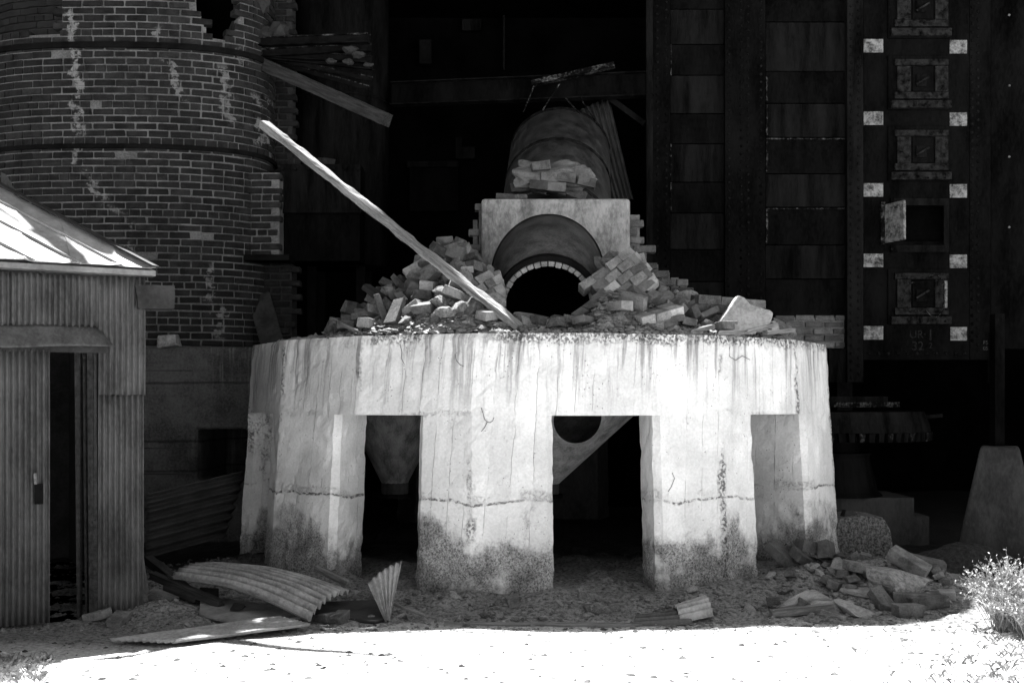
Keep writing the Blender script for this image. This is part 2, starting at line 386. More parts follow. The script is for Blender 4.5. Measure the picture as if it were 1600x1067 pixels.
def arc_slot(t0, t1, r0, r1, k):
    """a gap cut in the added roof so the sun reaches the rim of the footing deck (round PX, PY) between two bearings"""
    n = 10; o_, i_ = [], []
    for j in range(n + 1):
        t = R(t0 + (t1 - t0) * j / n); e = math.sin(math.pi * j / n) ** .5
        for lst, r in ((o_, r0), (i_, r0 - (r0 - r1) * max(.05, e) * (.7 + .3 * math.sin(j * 2.3 + k)))): lst.append((.245 + r * math.sin(t) + SUN_DX * 1.95, 10.4 - r * math.cos(t) + SUN_DY * 1.95))
    return o_ + i_[::-1]
PL0, PL1 = at(411, 193, 8.36), at(812, 512, 7.95)     # the leaning plank and the slit cut in the added roof to light its upper half
def plank_slot():
    up_, dn_ = [], []
    for k in range(9):
        t = -.03 + .53 * k / 8; p = PL0.lerp(PL1, t); w_ = .045 * (1 if k < 7 else .6 if k == 7 else .1) + .006 * math.sin(k * 2.1)
        x, y = gproj(p); up_.append((x, y + w_)); dn_.append((x, y - w_))
    return up_ + dn_[::-1]
slots = [arc_slot(-34, -4, 2.615, 2.32, 1), arc_slot(26, 40, 2.595, 2.42, 2), plank_slot()]
cu = bpy.data.curves.new('roof', 'CURVE'); cu.dimensions = '2D'; cu.fill_mode = 'BOTH'; cu.extrude = .015
def spline(pts):
    s = cu.splines.new('POLY'); s.points.add(len(pts) - 1); s.use_cyclic_u = True
    for p, (x, y) in zip(s.points, pts): p.co = (x - hall.location.x, y - hall.location.y, 0, 1)
edge_pts = []
for (ax, ay), (bx_, by_) in zip(outer, outer[1:] + outer[:1]):
    L_e = math.hypot(bx_ - ax, by_ - ay); k_e = max(1, int(L_e / .06)) if -3 < ax < 3.9 and 5.5 < ay < 8.3 and -3 < bx_ < 3.9 and by_ > 5.5 else 1
    for i in range(k_e):
        t = i / k_e; j_ = .016 * fbm((ax + (bx_ - ax) * t) * 7, ay * 3, 2, 3) if k_e > 1 else 0; edge_pts.append((ax + (bx_ - ax) * t, ay + (by_ - ay) * t + j_))
spline([g2c(*p) for p in edge_pts])
for h in holes_px: spline([g2c(*gproj(roof_hit(*p))) for p in h])
for s_ in slots: spline([g2c(*p) for p in s_])
tmp = bpy.data.objects.new('roof', cu); COL.objects.link(tmp); bpy.context.view_layer.update()
me = bpy.data.meshes.new_from_object(tmp.evaluated_get(bpy.context.evaluated_depsgraph_get())); bpy.data.objects.remove(tmp)
o = link('shade_roof', me, M['soot'], hall); o.location.z = ZR

# ------------------------------------------------------------------ footing
ft = empty('round_concrete_footing', (PX, PY, 0), 'round many-sided pale concrete footing with door openings, heaped with rubble on top', 'concrete footing')
TOP, LINT, TH = 1.926, 1.335, .38
def rpoly(th, Rr): return Rr * math.cos(R(10)) / math.cos(R(((th - 8.7) % 20) - 10))
def pol(th, Rr): r = rpoly(th, Rr); return Vector((r * math.sin(R(th)), -r * math.cos(R(th)), 0))
R0 = 2.79
def zscale(z): return 1 - 0.043 * z / TOP
def resample(pts, step):
    out = []
    for a, b in zip(pts, pts[1:] + pts[:1]):
        k = max(1, int(math.ceil((b - a).length / step)))
        out += [a.lerp(b, i / k) for i in range(k)]
    return out
def rough(p, amp):
    n = fbm(p.x * 9, p.y * 9, p.z * 9, 3) * .006
    lo = smooth(.5, .15, p.z + .25 * fbm(p.x * 1.6, p.y * 1.6, 2))
    n += lo * .016 * fbm(p.x * 16, p.y * 16, p.z * 16, 3)
    n -= .02 * smooth(1.89, TOP, p.z) * clamp(fbm(p.x * 7, p.y * 7, 5, 3) + .3)
    n -= .010 * smooth(.15, .55, fbm(p.x * 3.3 + 7, p.y * 3.3, p.z * 3.3, 4))
    return n * amp
def loft(name, outline, z0, z1, parent, mat, step=.034):
    pts = resample(outline, step); n = len(pts); nz = max(2, int((z1 - z0) / step))
    zs = [z0 + (z1 - z0) * i / nz for i in range(nz + 1)]
    cen = sum(pts, Vector()) / n; V = []; Fc = []
    for z in zs:
        for i, p in enumerate(pts):
            t = (pts[(i + 1) % n] - pts[i - 1]).normalized(); nrm = Vector((t.y, -t.x, 0))
            if (p - cen).dot(nrm) < 0 and False: nrm = -nrm
            q = Vector((p.x * zscale(z), p.y * zscale(z), z))
            V.append(q + nrm * rough(q + Vector((PX, 0, 0)), 1))
    for j in range(nz):
        for i in range(n): Fc.append((j * n + i, j * n + (i + 1) % n, (j + 1) * n + (i + 1) % n, (j + 1) * n + i))
    Fc.append(tuple(range(n))[::-1]); Fc.append(tuple(nz * n + i for i in range(n)))
    return MB().add(V, Fc).build(name, mat, parent)
OPEN = [(-101, 8), (-63.2, 7.0), (-28.2, 7.5), (9.1, 7.9), (44.6, 7.4), (80, 8), (116, 8), (152, 8), (188, 8), (224, 8)]
for k, (c, hw) in enumerate(OPEN):
    c2, hw2 = OPEN[(k + 1) % len(OPEN)]
    if c2 < c: c2 += 360
    a, b = c + hw, c2 - hw2
    ia = Vector((-math.sin(R(c)), math.cos(R(c)), 0)); ib = Vector((-math.sin(R(c2)), math.cos(R(c2)), 0))
    A, B = pol(a, R0), pol(b, R0)
    line = [A + ia * (.56 if c == 44.6 else TH), A + ia * .055, pol(a + 1.15, R0)]
    tv = 8.7 - 400
    while tv < b - 1.6:
        if tv > a + 1.6: line.append(pol(tv, R0))
        tv += 20
    line += [pol(b - 1.15, R0), B + ib * .055, B + ib * TH]
    mid = pol((a + b) / 2, R0 - TH)
    line.append(mid)
    loft('pier', line, -.25, LINT, ft, M['dull_concrete'] if 98 < (a + b) / 2 % 360 < 262 else M['concrete'])  # rear piers take a darker concrete that paints in the shade inside
# upper band: a full ring
ths = [i * 0.72 for i in range(500)]
nzb = 18; V = []; Fc = []
zs = [LINT + (TOP - LINT) * i / nzb for i in range(nzb + 1)]
for z in zs:
    for t in ths:
        q = pol(t, R0) * zscale(z); q.z = z
        d = Vector((math.sin(R(t)), -math.cos(R(t)), 0)); V.append(q + d * (rough(q + Vector((PX, 0, 0)), 1) + .0012))
n = len(ths); nb = len(V)
for z in (LINT, TOP):
    for t in ths:
        q = pol(t, R0 - TH) * zscale(z); q.z = z - (.006 if z == TOP else 0); V.append(q)
for j in range(nzb):
    for i in range(n): Fc.append((j * n + i, j * n + (i + 1) % n, (j + 1) * n + (i + 1) % n, (j + 1) * n + i))
for i in range(n):
    k = (i + 1) % n
    Fc.append((i, nb + i, nb + k, k)); Fc.append((nzb * n + i, nzb * n + k, nb + n + k, nb + n + i)); Fc.append((nb + i, nb + n + i, nb + n + k, nb + k))
MB().add(V, Fc).build('ring_beam', M['concrete'], ft)
poly = [pol(t, R0 - TH - .003) * zscale(TOP) + Vector((0, 0, TOP - .16)) for t in ths[::5]]
MB().prism(poly, (0, 0, .14)).build('deck', M['rough_concrete'], ft)
# scraps of reinforcing wire left in the faces
for pts in ([(752, 637), (755, 646), (757, 655), (761, 659), (766, 660), (770, 657), (772, 652)], [(761, 660), (757, 668), (752, 674)], [(625, 538), (628, 550), (627, 560), (632, 569)], [(711, 553), (713, 563), (719, 570), (724, 572)],
            [(1172, 562), (1160, 556), (1150, 563), (1140, 557), (1140, 542)], [(1050, 738), (1054, 747), (1049, 760), (1044, 768)]):
    P = []
    for px, py in pts:
        d = at(px, py, 1) - Vector((0, 0, EYE)); best = None; Y = 7.3
        while Y < 9.6:
            p = Vector((0, 0, EYE)) + d * Y; q = p - Vector((PX, PY, 0))
            th = math.degrees(math.atan2(q.x, -q.y))
            if math.hypot(q.x, q.y) < rpoly(th, R0) * zscale(p.z) + .006: best = q; break
            Y += .004
        if best is not None: P.append(Vector((best.x, best.y, p.z)))
    if len(P) > 1: MB().tube(P, .0025, 5).build('reinforcing_wire', M['wire'], ft)

# hoppers hung under the deck
def hopper(px, pyo, Y, label, rtop, hole=None):
    tip = at(px, pyo, Y); h = empty('hopper', (tip.x, tip.y, 0), label, 'hopper', 'hoppers hung inside the concrete footing')
    z0 = tip.z; z1 = 1.72; n = 40
    V = []; Fc = []
    prof = [(.11, z0 + .03), (rtop, z1), (rtop - .05, z1), (.07, z0 + .04)]
    for r, z in prof:
        for k in range(n): V.append(Vector((r * math.cos(2 * math.pi * k / n), r * math.sin(2 * math.pi * k / n), z)))
    for j in range(3):
        for k in range(n): Fc.append((j * n + k, j * n + (k + 1) % n, (j + 1) * n + (k + 1) % n, (j + 1) * n + k))
    for k in range(n): Fc.append((3 * n + k, 3 * n + (k + 1) % n, (k + 1) % n, k))
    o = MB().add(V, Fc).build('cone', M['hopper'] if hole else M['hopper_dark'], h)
    if hole:
        hx, hy, hr, hY = hole; c = at(hx, hy, hY) - h.location; cm = MB(); m_ = []
        cm.tube([c + Vector((0, -1.2, 0)), c + Vector((0, .45, 0))], hr, 36); cut(o, cm.mesh('c'))
        rim_ = MB(); m_ = 36; c2 = at(hx, hy, 9.3) - h.location; slope_ = (rtop - .11) / (z1 - z0 - .03)
        def on_cone(a, r):
            x = c.x + r * math.cos(a); z = c.z + r * math.sin(a); rr = .11 + (z - z0 - .03) * slope_
            return Vector((x, -math.sqrt(max(.001, rr * rr - x * x)), z))
        ring = [[on_cone(2 * math.pi * k / m_, r) + Vector((0, dy, 0)) for k in range(m_)] for r, dy in ((hr - .004, -.018), (hr + .03, -.012), (hr + .034, .03), (hr - .004, .03))]
        V = [p_ for rr_ in ring for p_ in rr_]
        rim_.add(V, [(j * m_ + k, j * m_ + (k + 1) % m_, ((j + 1) % 4) * m_ + (k + 1) % m_, ((j + 1) % 4) * m_ + k) for j in range(4) for k in range(m_)]).build('hole_rim', M['slab_concrete'], h)
    f = MB(); f.tube([(0, 0, z0 - .05), (0, 0, z0 + .06)], .12, 16); f.build('outlet', M['dull_concrete'], h)
    f = MB(); f.tube([(0, 0, z0 - .085), (0, 0, z0 - .052)], .15, 20); f.build('outlet_flange', M['steel_mid'], h)
    return h
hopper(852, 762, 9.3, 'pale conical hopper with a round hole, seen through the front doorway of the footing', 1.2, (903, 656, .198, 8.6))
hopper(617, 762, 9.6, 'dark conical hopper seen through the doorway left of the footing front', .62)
# corner legs of rust that run down the dark hopper and the ribs
# ------------------------------------------------------------------ concrete surround with arch, and the sloping duct
DA = Vector((.293, 8.85, 2.217)); DD = Vector((.03, .9, .438)).normalized()
sur = empty('arched_concrete_surround', (.3, 9.75, TOP), 'speckled concrete surround block with arched opening round the duct mouth', 'concrete block')
x0, x1 = at(752, 0, 9.45).x, at(985, 0, 9.45).x; zt = at(0, 310, 9.45).z
bm_ = MB(); ncol = 26; 
bm_.box(W2(sur, ((x0 + x1) / 2, 9.8, (TOP + zt) / 2 - .01)), (x1 - x0, .7, zt - TOP + .02))
so_ = bm_.build('block', M['block_concrete'], sur)
bv = so_.modifiers.new('v', 'BEVEL'); bv.width = .03; bv.segments = 2; bake(so_)
q = DD.to_track_quat('Z', 'Y').to_matrix()
cm = MB(); cm.tube([W2(sur, DA - DD * .8), W2(sur, DA + DD * 3)], .502, 64); cut(so_, cm.mesh('c'))
duct = empty('sloping_duct', DA, 'dark steel duct sloping up behind the surround, its brick-lined mouth open over the rubble', 'duct')
def ringpt(r, s, a): return DD * s + q @ Vector((math.cos(a), math.sin(a), 0)) * r
def lathe_duct(name, prof, mat, n=64, sm=True):
    V = []; Fc = []
    for r, s in prof:
        for k in range(n): V.append(ringpt(r, s, 2 * math.pi * k / n))
    m_ = len(prof)
    for j in range(m_):
        j2 = (j + 1) % m_
        for k in range(n): Fc.append((j * n + k, j * n + (k + 1) % n, j2 * n + (k + 1) % n, j2 * n + k))
    return MB().add(V, Fc).build(name, mat, duct, sm)
lathe_duct('shell', [(.415, .02), (.49, .55), (.49, 1.7), (.46, 1.7), (.46, .6), (.39, .1)], M['duct'])
UA = Vector((.37, 10.2, 2.55)) - DA; UD = Vector((.065, .79, .61)).normalized(); uq = UD.to_track_quat('Z', 'Y').to_matrix(); V = []; Fc = []
for r, s_ in ((.52, -.4), (.57, 0), (.57, 2.78), (.54, 2.86), (.02, 2.88)):
    for k in range(56): V.append(UA + UD * s_ + uq @ Vector((math.cos(2 * math.pi * k / 56), math.sin(2 * math.pi * k / 56), 0)) * r)
for j in range(4):
    for k in range(56): Fc.append((j * 56 + k, j * 56 + (k + 1) % 56, j * 56 + 56 + (k + 1) % 56, j * 56 + 56 + k))
MB().add(V, Fc).build('upper_shell', M['duct'], duct, True)
for s0_ in (.9, 1.9, 2.7):
    V = []; Fc = []
    for k in range(56):
        for r, ds in ((.571, 0), (.578, 0), (.578, .07), (.571, .07)): V.append(UA + UD * (s0_ + ds) + uq @ Vector((math.cos(2 * math.pi * k / 56), math.sin(2 * math.pi * k / 56), 0)) * r)
    for k in range(56):
        for j in range(4): Fc.append((k * 4 + j, k * 4 + (j + 1) % 4, ((k + 1) % 56) * 4 + (j + 1) % 4, ((k + 1) % 56) * 4 + j))
    MB().add(V, Fc).build('seam_band', M['door_rust'], duct)
lathe_duct('mouth_rim', [(.428, -.02), (.428, .045), (.386, .045), (.386, -.02)], M['iron'], sm=False)
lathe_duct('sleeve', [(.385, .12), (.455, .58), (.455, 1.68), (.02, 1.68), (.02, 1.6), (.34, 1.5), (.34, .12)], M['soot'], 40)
nb_ = 40
for i in range(nb_):
    a0, a1 = 2 * math.pi * (i + .06) / nb_, 2 * math.pi * (i + .94) / nb_
    jj = random.uniform(-.008, .008)
    vs = [ringpt(r, s, a) for s in (-.035 + jj, .11) for r in (.345 + random.uniform(-.004, .004), .384) for a in (a0, a1)]
    MB().add(vs, [(0, 1, 3, 2), (4, 6, 7, 5), (0, 4, 5, 1), (2, 3, 7, 6), (0, 2, 6, 4), (1, 5, 7, 3)]).build('lining_brick', M['lining'], duct, bevel=.005)


# ------------------------------------------------------------------ bricks
def brick_mesh(L, D, H, jit=.0035, bev=.006):
    return MB().box((0, 0, 0), (L, D, H), jit=jit).mesh('brick', bevel=bev)
STR = [brick_mesh(.206, .10, .060) for _ in range(6)]
HDR = [brick_mesh(.098, .10, .060) for _ in range(4)]
LOOSE = {}
def use_mat(meshes, mat):
    out = []
    for m_ in meshes:
        c = m_.copy(); c.materials.clear(); c.materials.append(mat); out.append(c)
    return out
def frame_mtx(p, t, nrm, tilt=0):
    z = Vector((0, 0, 1)); m = Matrix((t, nrm, z)).transposed().to_4x4(); m.translation = p; return m
def lay(parent, path, length, z0, z1, keep, mat, limit=300, course=.0745, hdr_every=5, part='brick', score=None, setback=0.0, odd=.02):
    """courses of bricks along a path; the ones that show largest are parts of their own, the rest one joined part"""
    A, B = use_mat(STR, mat), use_mat(HDR, mat); items = []
    k = 0; z = z0
    while z + course * .6 < z1:
        header = (k % hdr_every == hdr_every - 2); L = .112 if header else .220
        s = -(L / 2 if k % 2 else 0) + random.uniform(0, .02)
        while s < length:
            c = s + L / 2
            if 0 <= c <= length:
                p, t, nr = path(c); p = Vector((p.x, p.y, z + course / 2)) + nr * (-.04 + random.uniform(-.004, .004) - setback)
                if random.random() < odd * .5: p += nr * -.02
                if keep(p): items.append((p, t, nr, header, z))
            s += L
        z += course; k += 1
    def sc_(it):
        p, t, nr, h, z = it; x, y = pxy(p)
        if not (-20 < x < 1620 and -20 < y < 1090): return -1
        v = (Vector((0, 0, EYE)) - p).normalized()
        return (.1 if h else .2) * max(.02, -v.dot(-nr)) / p.y if score is None or score(x, y) else -.5
    items.sort(key=sc_, reverse=True)
    inv = Vector(parent.location)
    for p, t, nr, h, z in items[:limit]:
        me_ = random.choice(B if h else A); m = frame_mtx(p - inv, t, -nr)
        m = m @ Matrix.Rotation(random.uniform(-.012, .012), 4, 'Y') @ Matrix.Diagonal((random.uniform(.94, 1.01), 1, random.uniform(.92, 1.03), 1))
        link(part, me_, None, parent, m)
    rest = items[limit:]
    if rest:
        mb = MB()
        for p, t, nr, h, z in rest:
            mb.box(p - inv, (.098 if h else .206, .10, .060), Matrix((t, -nr, Vector((0, 0, 1)))).transposed(), jit=.003)
        tag(mb.build('brickwork', mat, parent), kind='stuff')
    return items

# ------------------------------------------------------------------ brick tower on the left
tw = empty('brick_tower', (-4.2, 11.95, 0), 'large rounded dark brick tower with iron bands and white lime streaks, behind the tin shed', 'brick tower')
TA, TB, TN = 1.565, .80, 2.5
tcx, tcy = -4.22, 12.0
def tower_raw(u):
    c, s = math.cos(u), math.sin(u)
    return Vector((tcx + TA * math.copysign(abs(s) ** (2 / TN), s), tcy - TB * math.copysign(abs(c) ** (2 / TN), c), 0))
def make_path(raw, u0, u1, n=500):
    P = [raw(u0 + (u1 - u0) * i / n) for i in range(n + 1)]; S = [0]
    for a, b in zip(P, P[1:]): S.append(S[-1] + (b - a).length)
    def f(s):
        import bisect
        i = min(max(bisect.bisect(S, s) - 1, 0), n - 1); t = (s - S[i]) / max(1e-9, S[i + 1] - S[i])
        p = P[i].lerp(P[i + 1], clamp(t)); d = (P[i + 1] - P[i]).normalized(); return p, d, Vector((d.y, -d.x, 0))
    return f, S[-1]
tpath, tlen = make_path(tower_raw, -1.5, 1.75)
BZ0 = at(0, 541, 11.2).z; BZ1 = 5.95
def in_hole(x, y):
    if x < 99 and y < 56: return True
    return (x > 305 + max(0, (y - 10) * .45)) and (x < 374 - max(0, (y - 25) * .35)) and y < 62
def kept(p): x, y = pxy(p); return not in_hole(x, y)
lay(tw, tpath, tlen, BZ0, BZ1, kept, M['brick'], 300, score=lambda x, y: not (x < 240 and y > 300 + max(0, x) * .5))
lay(tw, tpath, tlen, at(0, 60, 11.2).z, BZ1, lambda p: pxy(p)[0] < 101 and pxy(p)[1] < 58, M['brick_dim'], 0, setback=.10)  # upper left corner set back and laid in darker brick
V = []; Fc = []
for j, z in enumerate((at(0, 66, 11.2).z, BZ1)):
    for i in range(41): p, t, nr = tpath(tlen * .42 * i / 40); V.append(Vector((p.x, p.y, z)) - nr * .115 - tw.location)
for i in range(40): Fc.append((i, i + 1, 42 + i, 41 + i))
MB().add(V, Fc).build('recessed_mortar', M['mortar_dim'], tw)
# mortar core with the same openings
V = []; Fc = []; nu, nz = 160, 110
for j in range(nz + 1):
    z = BZ0 - .02 + (BZ1 - BZ0 + .02) * j / nz
    for i in range(nu + 1):
        p, t, nr = tpath(tlen * i / nu); V.append(Vector((p.x, p.y, z)) - nr * -.0 + nr * (-.0025 + .004 * fbm(p.x * 14, z * 14, p.y * 9, 3)) - tw.location)
for j in range(nz):
    for i in range(nu):
        a = j * (nu + 1) + i; p = (V[a] + V[a + nu + 2]) / 2 + tw.location
        if kept(p): Fc.append((a, a + 1, a + nu + 2, a + nu + 1))
core = MB().add(V, Fc).build('mortar', M['mortar'], tw)
md = core.modifiers.new('s', 'SOLIDIFY'); md.thickness = .09; md.offset = -1; bake(core)
def band(py, hpx, name):
    zc = at(0, py, 11.2).z; hh = hpx * 11.2 / F / 2; V = []; Fc = []; n = 120
    for i in range(n + 1):
        p, t, nr = tpath(tlen * i / n)
        for dz, off in ((-hh, .0), (hh, .0), (hh, .03), (-hh, .03)): V.append(Vector((p.x, p.y, zc + dz)) + nr * (off + .002) - tw.location)
    for i in range(n):
        for k in range(4): Fc.append((i * 4 + k, i * 4 + (k + 1) % 4, i * 4 + 4 + (k + 1) % 4, i * 4 + 4 + k))
    Fc += [(0, 1, 2, 3), (n * 4 + 3, n * 4 + 2, n * 4 + 1, n * 4)]
    MB().add(V, Fc).build(name, M['iron'], tw)
band(71, 9, 'iron_band'); band(229, 7, 'iron_band')
# broken masonry lumps round the hole at the top
for px, py, s in ((372, 52, .1), (385, 36, .13), (395, 20, .11), (405, 8, .12), (378, 14, .09), (436, 52, .11), (418, 54, .09), (388, 60, .08)):
    me_ = bpy.data.meshes.new('lump'); bm = bmesh.new(); bmesh.ops.create_icosphere(bm, subdivisions=2, radius=s)
    for v in bm.verts: v.co *= 1 + .5 * fbm(v.co.x * 9 + px, v.co.y * 9, v.co.z * 9, 2)
    bm.to_mesh(me_); bm.free(); o = link('mortar_lump', me_, M['mortar_dim'], tw); o.location = at(px, py, 11.75) - tw.location
# dark steps inside the tower mouth
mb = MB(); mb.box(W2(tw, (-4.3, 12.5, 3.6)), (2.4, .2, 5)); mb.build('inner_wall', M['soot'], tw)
# concrete base
xr = at(397, 0, 11.05).x; zb = BZ0 - .015
ox0, ox1, oz0, oz1 = at(308, 0, 11.05).x, at(386, 0, 11.05).x, at(0, 752, 11.05).z, at(0, 670, 11.05).z
tb = empty('tower_plinth', (-4.2, 11.6, 0), 'streaked dark concrete plinth under the brick tower with a square black opening', 'plinth')
o = MB().box(W2(tb, ((-6.2 + xr) / 2, 12.0, zb / 2 - .1)), (xr + 6.2, 1.9, zb + .2)).build('block', M['plinth'], tb)
cut(o, MB().box(W2(tb, ((ox0 + ox1) / 2, 11.4, (oz0 + oz1) / 2)), (ox1 - ox0, 1.6, oz1 - oz0)).mesh('c'))
bv = o.modifiers.new('v', 'BEVEL'); bv.width = .02; bv.segments = 1; bv.limit_method = 'ANGLE'; bake(o)
for py in (579, 700, 740): 
    z = at(0, py, 11.05).z; MB().box(W2(tb, ((-6.2 + ox0) / 2 - .02, 11.047, z)), (ox0 + 6.16, .012, .012)).build('pour_ridge', M['dull_concrete'], tb)
pl = MB().box((0, 0, 0), (.21, .16, .12), jit=.02, taper=.8).build('concrete_lump', M['rough_concrete'], None, bevel=.012)
pl.location = at(265, 531, 11.12); pl.location.z = zb + .062
tag(pl, 'small tapered concrete lump on the plinth ledge of the brick tower', 'concrete lump')

# ------------------------------------------------------------------ pilaster, back wall and lintel beside the tower
def straight(a, b):
    a, b = Vector((a[0], a[1], 0)), Vector((b[0], b[1], 0)); d = (b - a).normalized(); nr = Vector((d.y, -d.x, 0))
    return (lambda s: (a + d * s, d, nr)), (b - a).length
def brick_wall(name, label, px0, px1, py0, py1, Y, mat, mort, thick=.3, keep=None, hdr=5, Y1=None, limit=300, face=False):
    a, b = at(px0, 0, Y), at(px1, 0, Y1 or Y); z0, z1 = at(0, py1, Y).z, at(0, py0, Y).z
    e = empty(name, ((a.x + b.x) / 2, (a.y + b.y) / 2, z0), label, 'brick wall')
    f, L = straight(a, b)
    kp = keep or (lambda p: True)
    items = lay(e, f, L, z0, z1 + .02, kp, mat, limit, hdr_every=hdr)
    d = Vector((b.x - a.x, b.y - a.y, 0)).normalized(); nr = Vector((d.y, -d.x, 0))
    if keep is None:
        m = Matrix((d, -nr, Vector((0, 0, 1)))).transposed()
        MB().box(Vector((0, 0, (z1 - z0) / 2)) - nr * (thick / 2 + .008), (L - .01, thick, z1 - z0), m).build('mortar', mort, e)
    return e, items
brick_wall('brick_pilaster', 'short grey brick pilaster stuck against the right side of the tower', 391, 437, 270, 402, 11.55, M['brick'], M['mortar'], .35)
brick_wall('brick_wall', 'dark brick wall behind the tower and right of it, rising out of view', 388, 457, -40, 270, 12.35, M['brick_dim'], M['mortar_dim'], .3)
brick_wall('brick_wall', 'low dark brick wall under the iron lintel, right of the tower', 390, 456, 412, 545, 11.75, M['brick'], M['mortar_dim'], .3)
o = MB().bar(at(386, 405, 11.55), at(456, 405, 11.55), .3, .06).build('iron_lintel', M['iron']); tag(o, 'black iron lintel under the brick pilaster beside the tower', 'lintel')
o = MB().bar(at(404, 462, 11.7), at(428, 545, 11.45), .04, .24, Vector((1, 0, 0))).build('leaning_board', M['timber_dark']); tag(o, 'dark board leaning on the low brick wall right of the tower', 'board')
w1 = at(389, 600, 12.0); o = MB().box((w1.x + .25, 12.15, .95), (.5, .3, 2.0 - .0)).build('stub_footing', M['dull_concrete']); o.scale.z = 1
tag(o, 'concrete footing under the low brick wall right of the tower', 'footing')

# ------------------------------------------------------------------ steel stack, box and beams in the dark between
stk = empty('steel_stack', at(532, 624, 12.9), 'black steel stack standing in the shade right of the brick tower', 'stack')
b = stk.location.copy(); stk.location.z = 0
mb = MB(); r_ = .57; n = 40; V = []; Fc = []
for z in (at(0, 408, 12.3).z, 6.5):
    for k in range(n): V.append(Vector((r_ * math.cos(2 * math.pi * k / n), r_ * math.sin(2 * math.pi * k / n), z)))
for k in range(n): Fc.append((k, (k + 1) % n, n + (k + 1) % n, n + k))
Fc += [tuple(range(n))[::-1], tuple(range(n, 2 * n))]
mb.add(V, Fc).build('shell', M['steel_mid'], stk, True)
for k in range(4):
    a = math.pi / 4 + k * math.pi / 2; mb = MB(); mb.box((.4 * math.cos(a), .4 * math.sin(a), at(0, 408, 12.3).z / 2 - .02), (.1, .1, at(0, 408, 12.3).z)); mb.build('leg', M['iron'], stk)
mb = MB(); mb.tube([(r_ * math.cos(a_), r_ * math.sin(a_), at(0, 142, 12.3).z) for a_ in [2 * math.pi * i / 40 for i in range(41)]], .02, 6); mb.build('band', M['steel_mid'], stk)
bx = empty('steel_box', (at(500, 0, 11.9).x, 12.05, at(0, 408, 11.75).z), 'black riveted steel box hung in front of the stack, brick pilaster on its left', 'steel box')
a0, a1 = at(438, 408, 11.75), at(563, 256, 11.75)
zs_ = at(0, 330, 11.75).z
MB().box(W2(bx, ((a0.x + a1.x) / 2, 11.95, (zs_ + a1.z) / 2)), (a1.x - a0.x, .4, a1.z - zs_ - .01)).build('upper_plate', M['steel_mid'], bx)
MB().box(W2(bx, ((a0.x + a1.x) / 2, 11.97, (a0.z + zs_) / 2)), (a1.x - a0.x - .02, .4, zs_ - a0.z - .01)).build('lower_plate', M['steel'], bx)
MB().box(W2(bx, ((a0.x + a1.x) / 2, 11.74, zs_)), (a1.x - a0.x + .03, .05, .05)).build('seam_strip', M['steel_mid'], bx)
mb = MB()
for i in range(7): mb.box(W2(bx, (a0.x + .03 + i * .137, 11.73, a1.z - .06)), (.03, .04, .03))
mb.build('bolt', M['steel_mid'], bx)
for i, (px, py, w_) in enumerate(((505, 251, .09), (512, 256, .14), (460, 250, .1))):
    o = MB().box((0, 0, 0), (w_, .11, .07), jit=.01).build('brick', M['brick'], None, bevel=.008); o.location = at(px, py, 11.85); o.location.z = a1.z + .038
    o.rotation_euler.z = i * .5
    tag(o, ['half brick lying on top of the black steel box, by its middle', 'longer brick lying on the steel box beside the half brick', 'brick on the left end of the black steel box'][i], 'brick')
# fan of rails and angle irons stuck out of the tower
fan = [(402, 66, 576, 60, 11.7, 11.0, .07, 'uppermost black rail of the fan sticking out beside the tower', 'steel_edge'),
       (402, 84, 578, 74, 11.75, 11.1, .06, 'second black rail from the top of the fan beside the tower', 'steel_mid'),
       (402, 84, 580, 93, 11.8, 11.1, .055, 'third rail of the fan beside the tower, rubbish lodged on it', 'steel_mid'),
       (404, 86, 582, 104, 11.8, 11.2, .05, 'fourth rail of the fan beside the tower with a bent end', 'steel_mid'),
       (430, 92, 581, 124, 11.8, 11.1, .03, 'thin bright-edged angle iron of the fan beside the tower', 'steel_edge'),
       (425, 96, 577, 138, 11.9, 11.2, .03, 'thin dark angle iron lowest in the fan above the timber', 'steel_mid')]
for (xa, ya, xb, yb, Ya, Yb, h_, lab, mt) in fan:
    o = empty('rail', at(xa, ya, Ya), lab, 'rail', 'rails fanned out beside the tower'); p, q_ = Vector(), at(xb, yb, Yb) - at(xa, ya, Ya)
    MB().bar(p, q_, h_ * .25, h_).build('web', M['iron'], o)
    MB().bar(p + Vector((0, 0, h_ / 2 + .006)), q_ + Vector((0, 0, h_ / 2 + .006)), h_ * .9, .012).build('head', M['steel_edge'], o)
    MB().bar(p - Vector((0, 0, h_ / 2 + .006)), q_ - Vector((0, 0, h_ / 2 + .006)), h_ * 1.2, .012).build('foot', M['steel_mid'], o)
for px, py, s in ((548, 78, .09), (560, 86, .07), (518, 95, .05), (545, 97, .06), (577, 101, .05)):
    me_ = bpy.data.meshes.new('clod'); bm = bmesh.new(); bmesh.ops.create_icosphere(bm, subdivisions=2, radius=s)
    for v in bm.verts: v.co *= 1 + .6 * fbm(v.co.x * 12 + px, v.co.y * 12, v.co.z * 12, 2); v.co.z *= .5
    bm.to_mesh(me_); bm.free(); o = link('clod', me_, M['mortar_dim']); o.location = at(px, py, 11.15)
    tag(o, 'lump of broken mortar caught on the rails beside the tower', 'mortar lump', 'mortar lumps caught on the rails')
